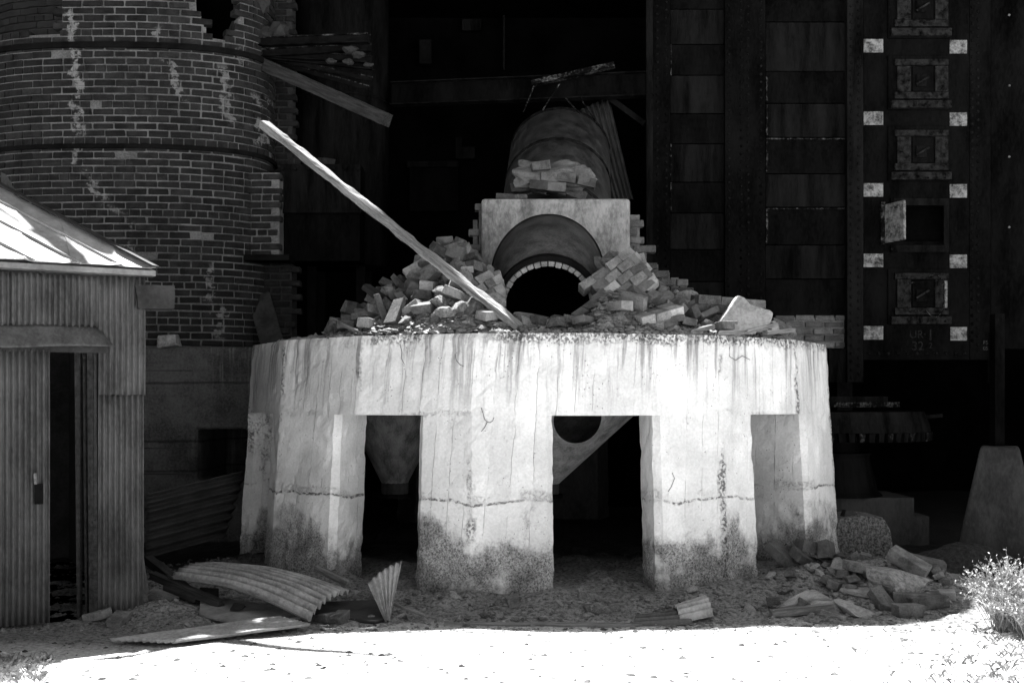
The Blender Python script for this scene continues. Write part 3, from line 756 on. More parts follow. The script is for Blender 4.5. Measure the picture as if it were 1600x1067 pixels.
def timber(name, a, b, wd, ht, label, mat, cat='timber', up=Vector((0, 0, 1)), segs=24, amp=.006):
    """a weathered beam with split, uneven edges"""
    a, b = Vector(a), Vector(b); L = (b - a).length; V = []; Fc = []
    prof = [(-.5, -.5), (.1, -.5), (.5, -.5), (.5, 0), (.5, .5), (0, .5), (-.5, .5), (-.5, .1)]; n = len(prof)
    sd_ = random.uniform(0, 50)
    for i in range(segs + 1):
        y = L * i / segs
        for k, (x, z) in enumerate(prof):
            e = amp * fbm(y * 5 + sd_, k * 3.3, 0, 3); V.append((x * wd + e, y + (amp * 4 * fbm(k * 2.7 + sd_, i, 1) if i in (0, segs) else 0), z * ht + amp * fbm(y * 6, k * 5.1 + sd_, 2, 3)))
    for i in range(segs):
        for k in range(n): Fc.append((i * n + k, i * n + (k + 1) % n, (i + 1) * n + (k + 1) % n, (i + 1) * n + k))
    Fc += [tuple(range(n))[::-1], tuple(segs * n + k for k in range(n))]
    o = MB().add(V, Fc).build(name, mat)
    d = (b - a).normalized(); x = d.cross(up).normalized(); z = x.cross(d); m = Matrix((x, d, z)).transposed().to_4x4(); m.translation = a; o.matrix_world = m
    return tag(o, label, cat)
timber('timber_beam', at(404, 98, 11.8), at(606, 188, 10.9), .1, .13, 'heavy dark timber beam sloping down to the right below the fan of rails', M['long_timber_dark'])
timber('leaning_plank', PL0, PL1, .075, .05, 'long grey plank leaning across the rubble, its upper half in sunlight', M['long_timber'], 'plank', up=Vector((.35, -.55, 1)), segs=60, amp=.013)

# ------------------------------------------------------------------ brick stubs on the deck and masonry round the surround
def stub(name, label, cols, Y, mat=M['brick_grey'], depth=.25):
    """cols: (px left, px right, py top) steps of a broken wall standing on the deck"""
    a = at(min(c[0] for c in cols), 0, Y); b = at(max(c[1] for c in cols), 0, Y)
    e = empty(name, ((a.x + b.x) / 2, Y, TOP), label, 'brick wall')
    def kp(p):
        x, y = pxy(Vector((p.x, p.y, p.z + .03))); return any(c[0] - 2 <= x <= c[1] + 2 and y >= c[2] - 3 for c in cols)
    f, L = straight(a, b)
    lay(e, f, L, TOP, at(0, min(c[2] for c in cols), Y).z + .05, kp, mat, 300, hdr_every=3)
    for c in cols:
        zz = at(0, c[2], Y).z - .03
        MB().box(W2(e, (at((c[0] + c[1]) / 2, 0, Y).x, Y + depth / 2 + .012, (zz + TOP) / 2)), ((c[1] - c[0]) * Y / F - .012, depth - random.uniform(0, .03), zz - TOP)).build('mortar', M['mortar_grey'], e)
stub('broken_brick_wall', 'broken grey brick wall left of the arched surround, level on top', [(702, 722, 398), (722, 754, 378)], 9.55)
stub('broken_brick_wall', 'ragged brick edge on the left shoulder of the arched surround', [(738, 747, 338), (747, 753, 316)], 9.62)
stub('broken_brick_wall', 'broken brick wall stepping down like stairs right of the arched surround', [(966, 984, 374), (984, 1001, 330), (1001, 1012, 384), (1012, 1030, 408), (1030, 1048, 420), (1048, 1062, 428), (1062, 1075, 440), (1075, 1100, 456)], 9.6)

# ------------------------------------------------------------------ rubble on the deck
left_sil = [(505, 515), (540, 488), (570, 468), (585, 448), (620, 432), (642, 440), (652, 405), (690, 382), (720, 392), (750, 425), (775, 462), (788, 500), (800, 514), (820, 516)]
right_sil = [(820, 516), (860, 514), (900, 510), (918, 490), (928, 455), (935, 425), (970, 402), (1010, 430), (1040, 462), (1080, 478), (1120, 486), (1150, 492), (1200, 500), (1240, 512)]
SIL = left_sil + right_sil[1:]
def heap(x, y):
    """height of the rubble over the deck"""
    d = math.hypot(x - PX, y - PY); px = CX + F * x / y
    top = max(0.02, at(0, interp(SIL, px), 8.95).z - TOP - .04)
    t = clamp((2.60 - d) / 1.05)
    back = 1 - .55 * smooth(9.0, 9.8, y)
    return (top * (0.04 + .96 * t ** .9) * back + .05 * smooth(2.62, 2.3, d)) * smooth(2.67, 2.58, d)
V = []; Fc = []; gx = [PX - 2.66 + 5.32 * i / 130 for i in range(131)]; gy = [7.7 + 2.3 * j / 56 for j in range(57)]
for y in gy:
    for x in gx: V.append(Vector((x, y, TOP - .012 + heap(x, y) * .88 + (.05 * fbm(x * 11, y * 11, 0, 5) if math.hypot(x - PX, y - PY) < 2.5 else 0))))
for j in range(56):
    for i in range(130):
        a = j * 131 + i; c = (V[a] + V[a + 132]) / 2
        if math.hypot(c.x - PX, c.y - PY) < 2.6 and not (abs(c.x - .29) < .46 and c.y > 8.72): Fc.append((a, a + 1, a + 132, a + 131))
o = MB().add(V, Fc).build('rubble_fill', M['rough_concrete']); tag(o, 'fine broken mortar and dust filling the rubble heap on the footing', 'rubble', kind='stuff')

LB = {k: [MB().box((0, 0, 0), s_, jit=.007).mesh('brick', bevel=.0035) for s_ in ((.215, .105, .065), (.2, .1, .07), (.15, .105, .065), (.11, .105, .065), (.22, .11, .05))] for k in range(2)}
def broken_brick(seed):
    rn = random.Random(seed); bm = bmesh.new(); bmesh.ops.create_cube(bm, size=1)
    L = rn.uniform(.13, .215)
    for v in bm.verts: v.co = Vector((v.co.x * L, v.co.y * .105, v.co.z * .066))
    for _ in range(rn.choice((1, 2, 3))):
        n_ = Vector((rn.choice((-1, 1)), rn.gauss(0, .5), rn.gauss(0, .5))).normalized()
        r = bmesh.ops.bisect_plane(bm, geom=bm.verts[:] + bm.edges[:] + bm.faces[:], plane_co=n_ * rn.uniform(.03, .075), plane_no=n_, clear_outer=True)
        bmesh.ops.holes_fill(bm, edges=[e for e in r['geom_cut'] if isinstance(e, bmesh.types.BMEdge)], sides=0)
    for v in bm.verts: v.co += Vector([rn.uniform(-.005, .005) for _ in range(3)])
    bmesh.ops.bevel(bm, geom=list(bm.edges), offset=.003, segments=1, affect='EDGES', clamp_overlap=True)
    bmesh.ops.recalc_face_normals(bm, faces=list(bm.faces)); me_ = bpy.data.meshes.new('brick'); bm.to_mesh(me_); bm.free(); return me_
BROKEN = [broken_brick(i) for i in range(12)]
BRm = {t: use_mat(BROKEN, M[t]) for t in ('fire_brick', 'brick_grey', 'pale_brick')}
LBm = {t: [use_mat([m_], M[t])[0] for k in LB for m_ in LB[k]] for t in ('fire_brick', 'brick_grey', 'pale_brick')}
def rock_mesh(seed, mat, sub=3, rough_=.35, sq=(1, .8, .65)):
    bm = bmesh.new(); bmesh.ops.create_icosphere(bm, subdivisions=sub, radius=1)
    rnd = random.Random(seed)
    for _ in range(15):          # split faces: broken stone, not pebbles
        n_ = Vector((rnd.gauss(0, 1), rnd.gauss(0, 1), rnd.gauss(0, 1))).normalized(); d_ = rnd.uniform(.45, .8)
        for v in bm.verts:
            k = v.co.dot(n_) - d_
            if k > 0: v.co -= n_ * k
    for v in bm.verts:
        v.co *= 1 + rough_ * .25 * fbm(v.co.x * 2.5 + seed, v.co.y * 2.5, v.co.z * 2.5, 3)
        v.co = Vector((v.co.x * sq[0], v.co.y * sq[1], v.co.z * sq[2]))
    me_ = bpy.data.meshes.new('stone'); bm.to_mesh(me_); bm.free(); me_.materials.append(mat); return me_
ROCK = [rock_mesh(i, M['stone']) for i in range(8)]
ROCKP = [rock_mesh(20 + i, M['slab_concrete']) for i in range(5)]

def place_words(px, py):
    if px < 600: return 'at the left heap end'
    if px < 690: return 'below the leaning plank'
    if px < 790: return 'between plank and duct mouth'
    if px < 930: return 'under the duct mouth'
    if px < 1010: return 'right of the duct mouth'
    if px < 1090: return 'below the stepped wall'
    return 'at the right heap end'
placed = []; keepout = []
def too_close(p, r): return any((p - q_).length < r for q_ in placed)
def scatter(n, pxa, pxb, rock_p, tries=14):
    k = 0
    while k < n:
        for _ in range(tries):
            px = random.uniform(pxa, pxb); t = random.random() ** 1.1
            Y = 7.92 + 1.35 * t; x = (px - CX) * Y / F
            d = math.hypot(x - PX, Y - PY)
            if d > 2.50: continue
            if abs(x - .29) < .40 and Y > 8.22: continue
            p = Vector((x, Y, TOP + heap(x, Y)))
            if any(abs(pxy(p)[0] - a_) < c_ * 200 and abs(pxy(p)[1] - b_) < c_ * 190 and Y < 8.75 for a_, b_, c_ in keepout): continue
            qx, qy = pxy(p)
            if 640 < qx < 830 and abs(qy - (193 + (qx - 411) * .797)) < 26 and Y < 8.36 - .41 * (qx - 411) / 401 + .10: continue
            if not too_close(p, .115): break
        else:
            k += 1; continue
        placed.append(p)
        rk = random.random() < rock_p; h_ = p.z - TOP
        if rk:
            s = random.uniform(.05, .15); o = link('broken_stone', random.choice(ROCK)); o.scale = (s, s * random.uniform(.8, 1.1), s * random.uniform(.8, 1.2))
            o.rotation_euler = (random.uniform(-.7, .7), random.uniform(-.7, .7), random.uniform(0, 6.28)); o.location = p + Vector((0, 0, s * .25))
            big = 'large' if s > .12 else ('small' if s < .08 else 'middling')
            tag(o, big + ' angular lump of stone ' + place_words(px, 0), 'stone', 'broken stones in the rubble heap')
        else:
            tn = random.choices(('fire_brick', 'brick_grey', 'pale_brick'), (.6, .32, .08))[0]
            mi = random.randrange(10); bk = random.random() < .5; o = link('loose_brick', random.choice(BRm[tn]) if bk else LBm[tn][mi])
            flat = h_ < .12; tl = .25 if flat else .75
            ex, ey = random.gauss(0, tl * .6), random.gauss(0, tl * .6)
            if not flat and random.random() < .2: ex += 1.57
            o.rotation_euler = (ex, ey, random.uniform(0, 3.14)); o.location = p + Vector((0, 0, .03 + .03 * (abs(ex) + abs(ey))))
            st = 'flat' if abs(ex) + abs(ey) < .35 else ('on edge' if abs(ex) > 1.1 else 'tilted')
            sz = 'broken' if bk else 'half' if mi % 5 == 3 else ('thin' if mi % 5 == 4 else 'whole')
            tone = {'fire_brick': 'light grey', 'brick_grey': 'dark grey', 'pale_brick': 'whitish'}[tn]
            tag(o, f'{tone} {sz} brick {st} {place_words(px, 0)}', 'brick', 'loose bricks heaped on the footing')
        k += 1
def chunk(c, rot, nx_, ny_, nz_, label, mats, miss=.0, bl=(.21, .105, .066), seed=1, curve=0.0, part='brick', wild=1):
    e = empty('masonry_chunk', c, label, 'masonry', None, rot); rn = random.Random(seed); n_ = 0
    meshes = {m_: [MB().box((0, 0, 0), (bl[0] - .006, bl[1] - .006, bl[2] - .006), jit=.005).mesh('brick', bevel=.0035) for _ in range(3)] for m_ in mats}
    for m_ in mats:
        for me_ in meshes[m_]: me_.materials.append(M[m_])
    for z in range(nz_):
        for y in range(ny_):
            for x in range(nx_):
                edge_ = x in (0, nx_ - 1) or z == nz_ - 1
                if edge_ and rn.random() < miss: continue
                X = (x - (nx_ - 1) / 2 + (.5 if z % 2 else 0) - .25) * bl[0]
                p = Vector((X, (y - (ny_ - 1) / 2) * bl[1] + rn.uniform(-.008, .008) * wild, (z - (nz_ - 1) / 2) * bl[2] + curve * X * X))
                m = Matrix.Translation(p) @ Euler((rn.gauss(0, .02 * wild), math.atan(-2 * curve * X) + rn.gauss(0, .02 * wild), rn.gauss(0, .03 * wild))).to_matrix().to_4x4()
                link(part, rn.choice(meshes[rn.choice(mats)]), None, e, m)
    if wild > 4:            # a torn lump: mortar stands out between and over the bricks
        lm = link('mortar', rock_mesh(seed + 200, M['mortar_grey'], 4, .9), None, e); lm.scale = (nx_ * bl[0] * .58, ny_ * bl[1] * .80, nz_ * bl[2] * 1.30); lm.location = (0, -.012, 0); return e
    MB().box((0, 0, -.012), ((nx_ - .7) * bl[0], ny_ * bl[1] - .03, nz_ * bl[2] - .045)).build('mortar', M['mortar_grey'], e)
    return e
chunk(at(866, 278, 9.75) + Vector((0, .05, 0)), (R(4), R(6), R(-4)), 4, 2, 3, 'big curved chunk of fallen brickwork lying on top of the arched surround', ['brick_grey'], .45, bl=(.17, .16, .085), seed=4, curve=-.22, wild=4.5)
chunk(at(972, 442, 8.5), (R(-22), R(-36), R(10)), 4, 1, 5, 'large tilted chunk of bonded pale firebricks right of the duct mouth', ['fire_brick', 'fire_brick', 'brick_grey', 'pale_brick'], .3, bl=(.13, .14, .075), seed=9, wild=2.2)
chunk(at(757, 455, 8.6), (R(-38), R(-28), R(14)), 4, 1, 3, 'small chunk of four pale bricks left of the duct mouth, beside the plank', ['pale_brick', 'fire_brick'], .0, bl=(.075, .12, .085), seed=3)
chunk(at(836, 505, 8.15), (R(10), R(12), R(-15)), 3, 1, 2, 'low chunk of bonded bricks below the duct mouth at the plank foot', ['fire_brick'], .0, bl=(.13, .12, .06), seed=6)
chunk(at(1020, 500, 8.12), (R(12), R(-14), R(25)), 3, 2, 2, 'dusty chunk of bonded bricks at the front edge of the deck', ['fire_brick', 'pale_brick'], .0, bl=(.13, .11, .07), seed=12)
chunk(at(932, 486, 8.4), (R(20), R(-35), R(30)), 3, 1, 3, 'chunk of grey bricks slumped against the right lip of the duct mouth', ['fire_brick'], .1, bl=(.12, .11, .065), seed=15)
chunk(at(1128, 478, 8.7), (R(5), R(4), R(10)), 3, 2, 2, 'low row of bonded bricks near the right end of the deck', ['brick_grey', 'fire_brick'], .0, bl=(.19, .11, .075), seed=18)
for cx_, cy_, cr in ((972, 442, .17), (757, 455, .15), (836, 505, .09), (1020, 500, .10), (932, 486, .12)):
    keepout.append((cx_, cy_, cr))
scatter(170, 520, 800, .42)
scatter(160, 815, 1180, .10)
scatter(26, 1100, 1240, .2)
chips = []
while len(chips) < 6500:
    px = random.uniform(508, 1240); Y = random.uniform(7.8, 9.2); x = (px - CX) * Y / F; d = math.hypot(x - PX, Y - PY)
    if d > 2.62 or (abs(x - .29) < .46 and Y > 8.66): continue
    chips.append((x, Y, TOP - .012 + heap(x, Y) * .9 + .01,   .008 + .045 * random.random() ** 2.5))
# named pieces of concrete on the deck
def slab(name, pts, Y, thick, label, mat=M['slab_concrete'], lean=0.0, cat='concrete slab', bev=.01):
    P = [at(x, y, Y) for x, y in pts]; zmin = min(p.z for p in P); 
    P = [p + Vector((0, (p.z - zmin) * lean, 0)) for p in P]
    cen = sum(P, Vector()) / len(P); e = MB(); Q = resample([p - cen for p in P], .05)
    Q = [p + Vector((.008 * fbm(p.x * 15, p.z * 15, 3), 0, .008 * fbm(p.x * 15, p.z * 15, 7))) for p in Q]
    e.prism(Q, (0, thick, .0)); o = e.build(name, mat, None); o.location = cen
    bv = o.modifiers.new('v', 'BEVEL'); bv.width = bev; bv.segments = 2; bv.limit_method = 'ANGLE'; bv.angle_limit = R(50); bake(o)
    return tag(o, label, cat)
slab('concrete_slab', [(1112, 519), (1158, 460), (1168, 462), (1176, 474), (1206, 484), (1212, 488), (1200, 518)], 8.35, .12, 'large pointed broken concrete slab standing at the right edge of the deck', lean=.35)
slab('concrete_lump', [(1050, 492), (1058, 456), (1082, 450), (1092, 456), (1106, 488)], 8.9, .18, 'pitted concrete lump leaning on the rubble below the stepped wall', M['rough_concrete'], lean=.3, cat='concrete lump')
slab('concrete_lump', [(930, 462), (945, 452), (960, 458), (965, 472), (948, 470)], 8.45, .1, 'small speckled concrete lump under the tilted firebrick chunk', M['block_concrete'], cat='concrete lump')
for i, (pa, pb, lab) in enumerate((((1075, 519, 8.1), (1110, 511, 8.2), 'thin slat on the deck edge left of the pointed slab'), ((1165, 519, 8.1), (1210, 508, 8.15), 'short sunlit board below the pointed slab'), ((1195, 520, 8.3), (1240, 516, 8.35), 'sunlit board at the far right of the deck'), ((1120, 521, 8.12), (1178, 519, 8.12), 'flat slat lying along the deck edge under the pointed slab'))):
    a, b = at(*pa), at(*pb); a.z = max(a.z, TOP + .02); b.z = max(b.z, TOP + .03); timber('board', a, b, .1, .03, lab, M['long_timber'], 'board', segs=8)
timber('timber_stub', at(572, 449, 8.7), at(612, 476, 8.5), .07, .055, 'short timber stub with pale end poking from the left of the rubble', M['long_timber_dark'], 'timber', segs=8)
timber('batten', at(522, 501, 8.5), at(566, 522, 8.2), .02, .03, 'thin batten leaning at the far left end of the rubble', M['long_timber'], 'batten', segs=8)
timber('flat_timber', at(745, 511, 8.0) + Vector((0, 0, .02)), at(800, 512, 7.98) + Vector((0, 0, .02)), .07, .035, 'flat timber at the foot of the leaning plank', M['long_timber'], 'timber', segs=8)
for i, (px, py, w_) in enumerate(((790, 304, .16), (808, 303, .07), (815, 299, .09))):
    o = link('loose_brick', LBm['brick_grey'][i * 2]); p = at(px, 306, 9.6); p.z = zt + .035; o.location = p; o.rotation_euler.z = i * .7; o.scale = (w_ / .2, .9, .8)
    tag(o, ['long brick lying on the left end of the arched surround', 'small brick bit between the long brick and the big chunk on the surround', 'half brick touching the big chunk on the surround'][i], 'brick')

# ------------------------------------------------------------------ girder, chute and struts behind the duct
gd = empty('roof_girder', at(820, 140, 12.4), 'black steel girder crossing above the sloping duct', 'girder')
a, b = at(612, 148, 12.6) - gd.location, at(1022, 132, 11.9) - gd.location
MB().bar(a, b, .02, .24).build('web', M['steel'], gd)
for s_ in (1, -1): MB().bar(a + Vector((0, 0, s_ * .126)), b + Vector((0, 0, s_ * .126)), .14, .012).build('flange', M['steel_mid'], gd)
def sheet(name, c, label, mat, waves=8, amp=.011, ns=12, bulge=0.0, parent=None, along='v', th=.0015, rag=0.0, cat='corrugated sheet', kind_part=False, sag=0.0):
    """a corrugated sheet stretched over four corners c = (a, b, c, d); ridges run from side ab to side dc"""
    A, B, C_, D = [Vector(p) for p in c]; nw = waves * 8; org = Vector((0, 0, 0)) if parent else (A + B + C_ + D) / 4
    nrm0 = ((B - A).cross(D - A)).normalized()
    if not parent and nrm0.z < -.3: nrm0 = -nrm0
    V = []; Fc = []; sd_ = random.uniform(0, 99)
    for j in range(ns + 1):
        v = j / ns
        for i in range(nw + 1):
            u = i / nw
            vv = v + rag * fbm(u * 6 + sd_, 0, 0, 3) * (1 if j in (0, ns) else 0)
            p = (A.lerp(B, u)).lerp(D.lerp(C_, u), vv)
            h = amp * math.cos(u * waves * 2 * math.pi) + bulge * math.sin(math.pi * u) * 1.0 + sag * math.sin(math.pi * v) + amp * .5 * fbm(u * 3 + sd_, v * 3, 0, 2) + (.012 * fbm((A.lerp(B, u)).x * 3 + sd_, (A.lerp(D, v)).z * 3, 2, 3) if parent else 0)
            V.append(p + nrm0 * h - org)
    for j in range(ns):
        for i in range(nw): k = j * (nw + 1) + i; Fc.append((k, k + 1, k + nw + 2, k + nw + 1))
    o = MB().add(V, Fc).build(name, mat, parent, True)
    md = o.modifiers.new('s', 'SOLIDIFY'); md.thickness = th; md.offset = 0; bake(o)
    if not parent: o.location = org; tag(o, label, cat)
    return o
sheet('corrugated_chute', [at(906, 172, 12.3), at(952, 152, 12.3), at(990, 312, 12.2), at(950, 312, 12.2)], 'dim corrugated sheet hanging behind the right side of the duct', M['corr_dark'], 6, .02)
o = MB().bar(at(832, 131, 12.0), at(960, 102, 11.8), .1, .05).build('bent_channel', M['steel_edge']); tag(o, 'thin bent channel lying on top of the black girder', 'channel')
for i, (xa, ya, xb, yb, lab) in enumerate(((834, 135, 818, 175, 'left hanging rod between girder and duct'), (874, 132, 848, 172, 'second hanging rod from left between girder and duct'), (884, 154, 906, 178, 'third hanging rod from left between girder and duct'), (906, 152, 934, 196, 'right hanging rod between girder and duct'))):
    o = MB().tube([at(xa, ya, 11.9), at(xb, yb, 11.7)], .008, 6).build('hanging_rod', M['steel_edge']); tag(o, lab, 'rod')
o = MB().bar(at(948, 150, 12.2), at(1008, 194, 12.0), .06, .06).build('diagonal_strut', M['steel_mid']); tag(o, 'dark diagonal strut from the girder to the riveted column', 'strut')

# ------------------------------------------------------------------ riveted furnace casing on the right
YC = 12.0
cs = empty('riveted_casing', (at(1290, 0, YC).x, YC, 0), 'tall black riveted steel furnace casing with white paint squares and small iron doors', 'furnace')
def plate(name, x0, y0, x1, y1, Y, th, mat, par=None, bev=0.0):
    a, b = at(x0, y1, Y), at(x1, y0, Y); par = par or cs; base = Vector(cs.location) if par is cs else Vector(cs.location) + par.location
    return MB().box(Vector(((a.x + b.x) / 2, Y + th / 2, (a.z + b.z) / 2)) - base, (b.x - a.x, th, b.z - a.z)).build(name, mat, par, bevel=bev)
TOPY = -50
plate('column', 1020, TOPY, 1047, 640, YC - .10, .10, M['steel'])
plate('column_edge', 1010, TOPY, 1020, 640, YC - .16, .06, M['steel_mid'])
plate('column', 1133, TOPY, 1196, 640, YC - .06, .10, M['steel'])
plate('column', 1324, TOPY, 1349, 597, YC - .09, .12, M['steel_mid'])
plate('column', 1296, 545, 1324, 597, YC - .03, .1, M['steel_mid'])
lev = [TOPY, 15, 70, 118, 178, 225, 285, 333, 390, 440, 545]
for i, (a, b) in enumerate(zip(lev, lev[1:])): plate('panel', 1047.5, a + .8, 1132.5, b - .8, YC + (.02 if i % 2 else .0), .04, M['steel_mid'] if i % 2 else M['steel'])
lev = [TOPY, 0, 35, 112, 162, 215, 272, 324, 383, 436, 494]
for i, (a, b) in enumerate(zip(lev, lev[1:])):
    plate('panel', 1196.5, a + .8, 1323.5, b - .8, YC + (.025 if i % 2 else .0), .04, M['steel'] if i % 2 else M['steel_mid'])
    if i in (5, 7): plate('bright_edge', 1198, a + 1, 1320, a + 3.2, YC - .006, .006, M['steel_edge'])
    if i in (4, 5, 7, 3): plate('bright_edge', 1197, a + 2, 1200, b - 4, YC - .008, .006, M['steel_edge']); 
    if i in (5, 7): plate('bright_edge', 1320.5, a + 3, 1323, b - 4, YC - .008, .006, M['steel_edge'])
for a, b in ((225, 280), (440, 520), (70, 118), (285, 330)): plate('bright_edge', 1047.6, a, 1049.5, b, YC - .006, .006, M['steel_edge'])
plate('backing_plate', 1012, TOPY, 1600, 545, YC + .07, .05, M['soot'])
dx = [(1388, 1480)]; doors_y = [(-30, 60), (88, 172), (198, 283), (310, 394), (420, 507)]
# main door plate with openings
mp = plate('door_plate', 1349.5, TOPY, 1515, 562, YC - .02, .06, M['steel'])
a, b = at(1412, 378, YC), at(1474, 322, YC)
cut(mp, MB().box(Vector(((a.x + b.x) / 2, YC, (a.z + b.z) / 2)) - cs.location, (b.x - a.x, .5, b.z - a.z)).mesh('c'))
plate('end_plate', 1515.5, TOPY, 1548, 562, YC - .03, .05, M['steel'])
plate('end_plate', 1548.5, TOPY, 1750, 545, YC + .05, .05, M['steel'])
plate('column', 1547, 520, 1560, 598, YC - .06, .06, M['steel_mid'])
def rivets(name, pts, r=.017, mat=None):
    mb = MB()
    for p in pts:
        c = p - cs.location; n = 7
        vs = [c + Vector((r * math.cos(2 * math.pi * k / n), 0, r * math.sin(2 * math.pi * k / n))) for k in range(n)] + [c + Vector((r * .62 * math.cos(2 * math.pi * k / n), -r * .65, r * .62 * math.sin(2 * math.pi * k / n))) for k in range(n)]
        mb.add(vs, [(k, (k + 1) % n, n + (k + 1) % n, n + k) for k in range(n)] + [tuple(range(n, 2 * n))])
    tag(mb.build(name, mat or M['steel_mid'], cs), kind='stuff')
def vline(px, Y, step, y0=-40, y1=590, off=0): 
    out = []; y = y0 + off
    while y < y1: out.append(at(px, y, Y)); y += step
    return out
rivets('rivets', vline(1027, YC - .10, 12.5) + vline(1041, YC - .10, 12.5, off=6))
rivets('rivets', vline(1139, YC - .06, 12.5) + vline(1158, YC - .06, 12.5, off=6) + vline(1169, YC - .06, 12.5) + vline(1189, YC - .06, 12.5, off=6))
rivets('rivets', vline(1330, YC - .09, 12.6, y1=595) + vline(1342, YC - .09, 12.6, y1=595, off=6), .019)
rivets('rivets', vline(1519, YC - .03, 13, y1=545) + vline(1528, YC - .03, 13, y1=545, off=6.5), .02)
rivets('rivets', [at(x, 552, YC - .02) for x in range(1358, 1512, 15)], .022)
for i, (y) in enumerate((72, 185, 297, 407, 520)):
    for j, (xa, xb) in enumerate(((1349.5, 1380), (1484, 1511))):
        if i == 4 and j == 1: xa, xb = 1485, 1511
        o = plate('white_square', xa, y - 10.5 + j * 1.5, xb, y + 10.5 + j * 1.5, YC - .023, .0025, M['paint'])
def fdoor(y0, y1, state):
    d = plate('furnace_door', 1388, y0, 1483, y1, YC - .045, .024, M['steel']) if state != 'open' else None
    if state == 'open':
        d = plate('door_frame', 1392, y0, 1483, y0 + 11, YC - .045, .024, M['steel_mid'])
        plate('door_frame', 1392, y1 - 11, 1483, y1, YC - .045, .024, M['steel_mid'])
        plate('door_frame', 1475, y0 + 11.2, 1483, y1 - 11.2, YC - .045, .024, M['steel_mid'])
        # leaf swung out towards us
        h0, h1 = at(1384, y0 + 10, YC - .05), at(1414, y1 - 20, YC - .33)
        b1 = MB().bar(Vector((h0.x, h0.y, (h0.z + h1.z) / 2)) - cs.location, Vector((h1.x, h1.y, (h0.z + h1.z) / 2)) - cs.location, .035, h0.z - h1.z).build('open_door_leaf', M['paint'], cs, bevel=.006)
        plate('hinge_post', 1377, y0 + 6, 1383, y1 - 12, YC - .075, .05, M['steel_edge'])
        return
    par = d
    def sub(n_, xa, ya, xb, yb, dp, mat): 
        a_, b_ = at(xa, yb, YC), at(xb, ya, YC)
        return MB().box(Vector(((a_.x + b_.x) / 2, YC - .045 - dp / 2 - .001, (a_.z + b_.z) / 2)) - cs.location, (b_.x - a_.x, dp, b_.z - a_.z)).build(n_, mat, par)
    # the door slab is modelled in the casing's frame: its pieces sit proud of it
    sub('rim_bar', 1395, y0 + 8, 1478, y0 + 17, .03, M['door_rust'])
    sub('rim_bar', 1395, y1 - 25, 1478, y1 - 15, .03, M['door_rust'])
    sub('leaf', 1399, y0 + 18, 1420, y1 - 26, .02, M['door_rust'])
    sub('leaf', 1458, y0 + 18, 1478, y1 - 26, .02, M['door_rust'])
    sub('leaf', 1423, y0 + 19, 1455, y1 - 27, .012, M['steel'])
    sub('latch', 1428, (y0 + y1) / 2 - 10, 1444, (y0 + y1) / 2 + 8, .03, M['steel_mid'])
    a_ = at(1432, (y0 + y1) / 2 + 2, YC - .1) - cs.location; b_ = at(1452, (y0 + y1) / 2 - 10, YC - .1) - cs.location
    MB().bar(a_, b_, .02, .02, Vector((0, 1, 0))).build('handle', M['door_rust'], par)
    sub('sill_bar', 1389, y1 - 11.5, 1482, y1, .045, M['door_rust'])
    if state == 'bent':
        sub('white_strip', 1472, y0 + 20, 1476, y1 - 22, .03, M['paint'])
        mb = MB(); P = [at(x, y, YC - .13) - cs.location for x, y in ((1420, y0 + 22), (1447, y0 + 20), (1447, y0 + 15), (1455, y0 + 10), (1467, y0 + 11), (1474, y0 + 18), (1474, y1 - 22), (1465, y1 - 12), (1455, y1 - 13), (1447, y1 - 22), (1420, y1 - 20))]
        mb.tube(P, .006, 5); mb.build('bent_rod', M['steel_edge'], par)
fdoor(-30, 60, 'bright'); fdoor(88, 172, 'bright'); fdoor(198, 283, 'plain'); fdoor(310, 394, 'open'); fdoor(420, 507, 'bent')
mb = MB()
for y0, y1 in doors_y:
    for x in (1394, 1420, 1450, 1477): mb.tube([at(x, y1 - 5, YC - .10) - cs.location, at(x, y1 - 5, YC - .082) - cs.location], .012, 6)
tag(mb.build('sill_bolts', M['iron'], cs), kind='stuff')
for i, (px, py) in enumerate(((1577, 24), (1577, 134), (1577, 245), (1577, 355))):
    MB().tube([at(px, py, YC + .03) - cs.location, at(px, py, YC + .051) - cs.location], .013, 8).build('bolt_head', M['paint'], cs)
def text(s, px, py, h, Y, mat, parent):
    c = bpy.data.curves.new('t', 'FONT'); c.body = s; c.size = h * Y / F * 1.4; c.extrude = .0008; c.align_x = 'CENTER'
    t = bpy.data.objects.new('t', c); COL.objects.link(t); bpy.context.view_layer.update()
    me_ = bpy.data.meshes.new_from_object(t.evaluated_get(bpy.context.evaluated_depsgraph_get())); bpy.data.objects.remove(t)
    o = link('lettering', me_, mat, parent); o.location = at(px, py, Y) - cs.location; o.rotation_euler = (R(90), 0, 0); return o
M['chalk'] = grainy('faded_chalk', 0.001, 0.009, 40, 120, 0.001, world=True)
M['chalk_bright'] = grainy('chalk', 0.004, 0.05, 60, 150, 0.001, world=True)
text('UR', 1432, 528, 12, YC - .022, M['chalk'], cs); text('·', 1445, 528, 12, YC - .022, M['chalk'], cs); text('1', 1454, 532, 18, YC - .022, M['chalk'], cs)
text('32', 1434, 547, 14, YC - .022, M['chalk'], cs); text('2', 1454, 544, 9, YC - .022, M['chalk'], cs)
text('F5', 1540, 538, 6, YC - .032, M['chalk_bright'], cs); text('05', 1540, 547, 6, YC - .032, M['chalk_bright'], cs)
# feet that carry the casing
for x in (1030, 1165, 1320): plate('foot', x - 12, 597 if x > 1300 else 640, x + 12, 850, YC + .1, .2, M['iron'])
brick_wall('brick_infill', 'pale grey patch of brickwork under the lowest casing plate, behind the footing rim', 1208, 1323.5, 496, 544, YC + .02, M['brick_grey'], M['mortar_grey'], .1, hdr=9)
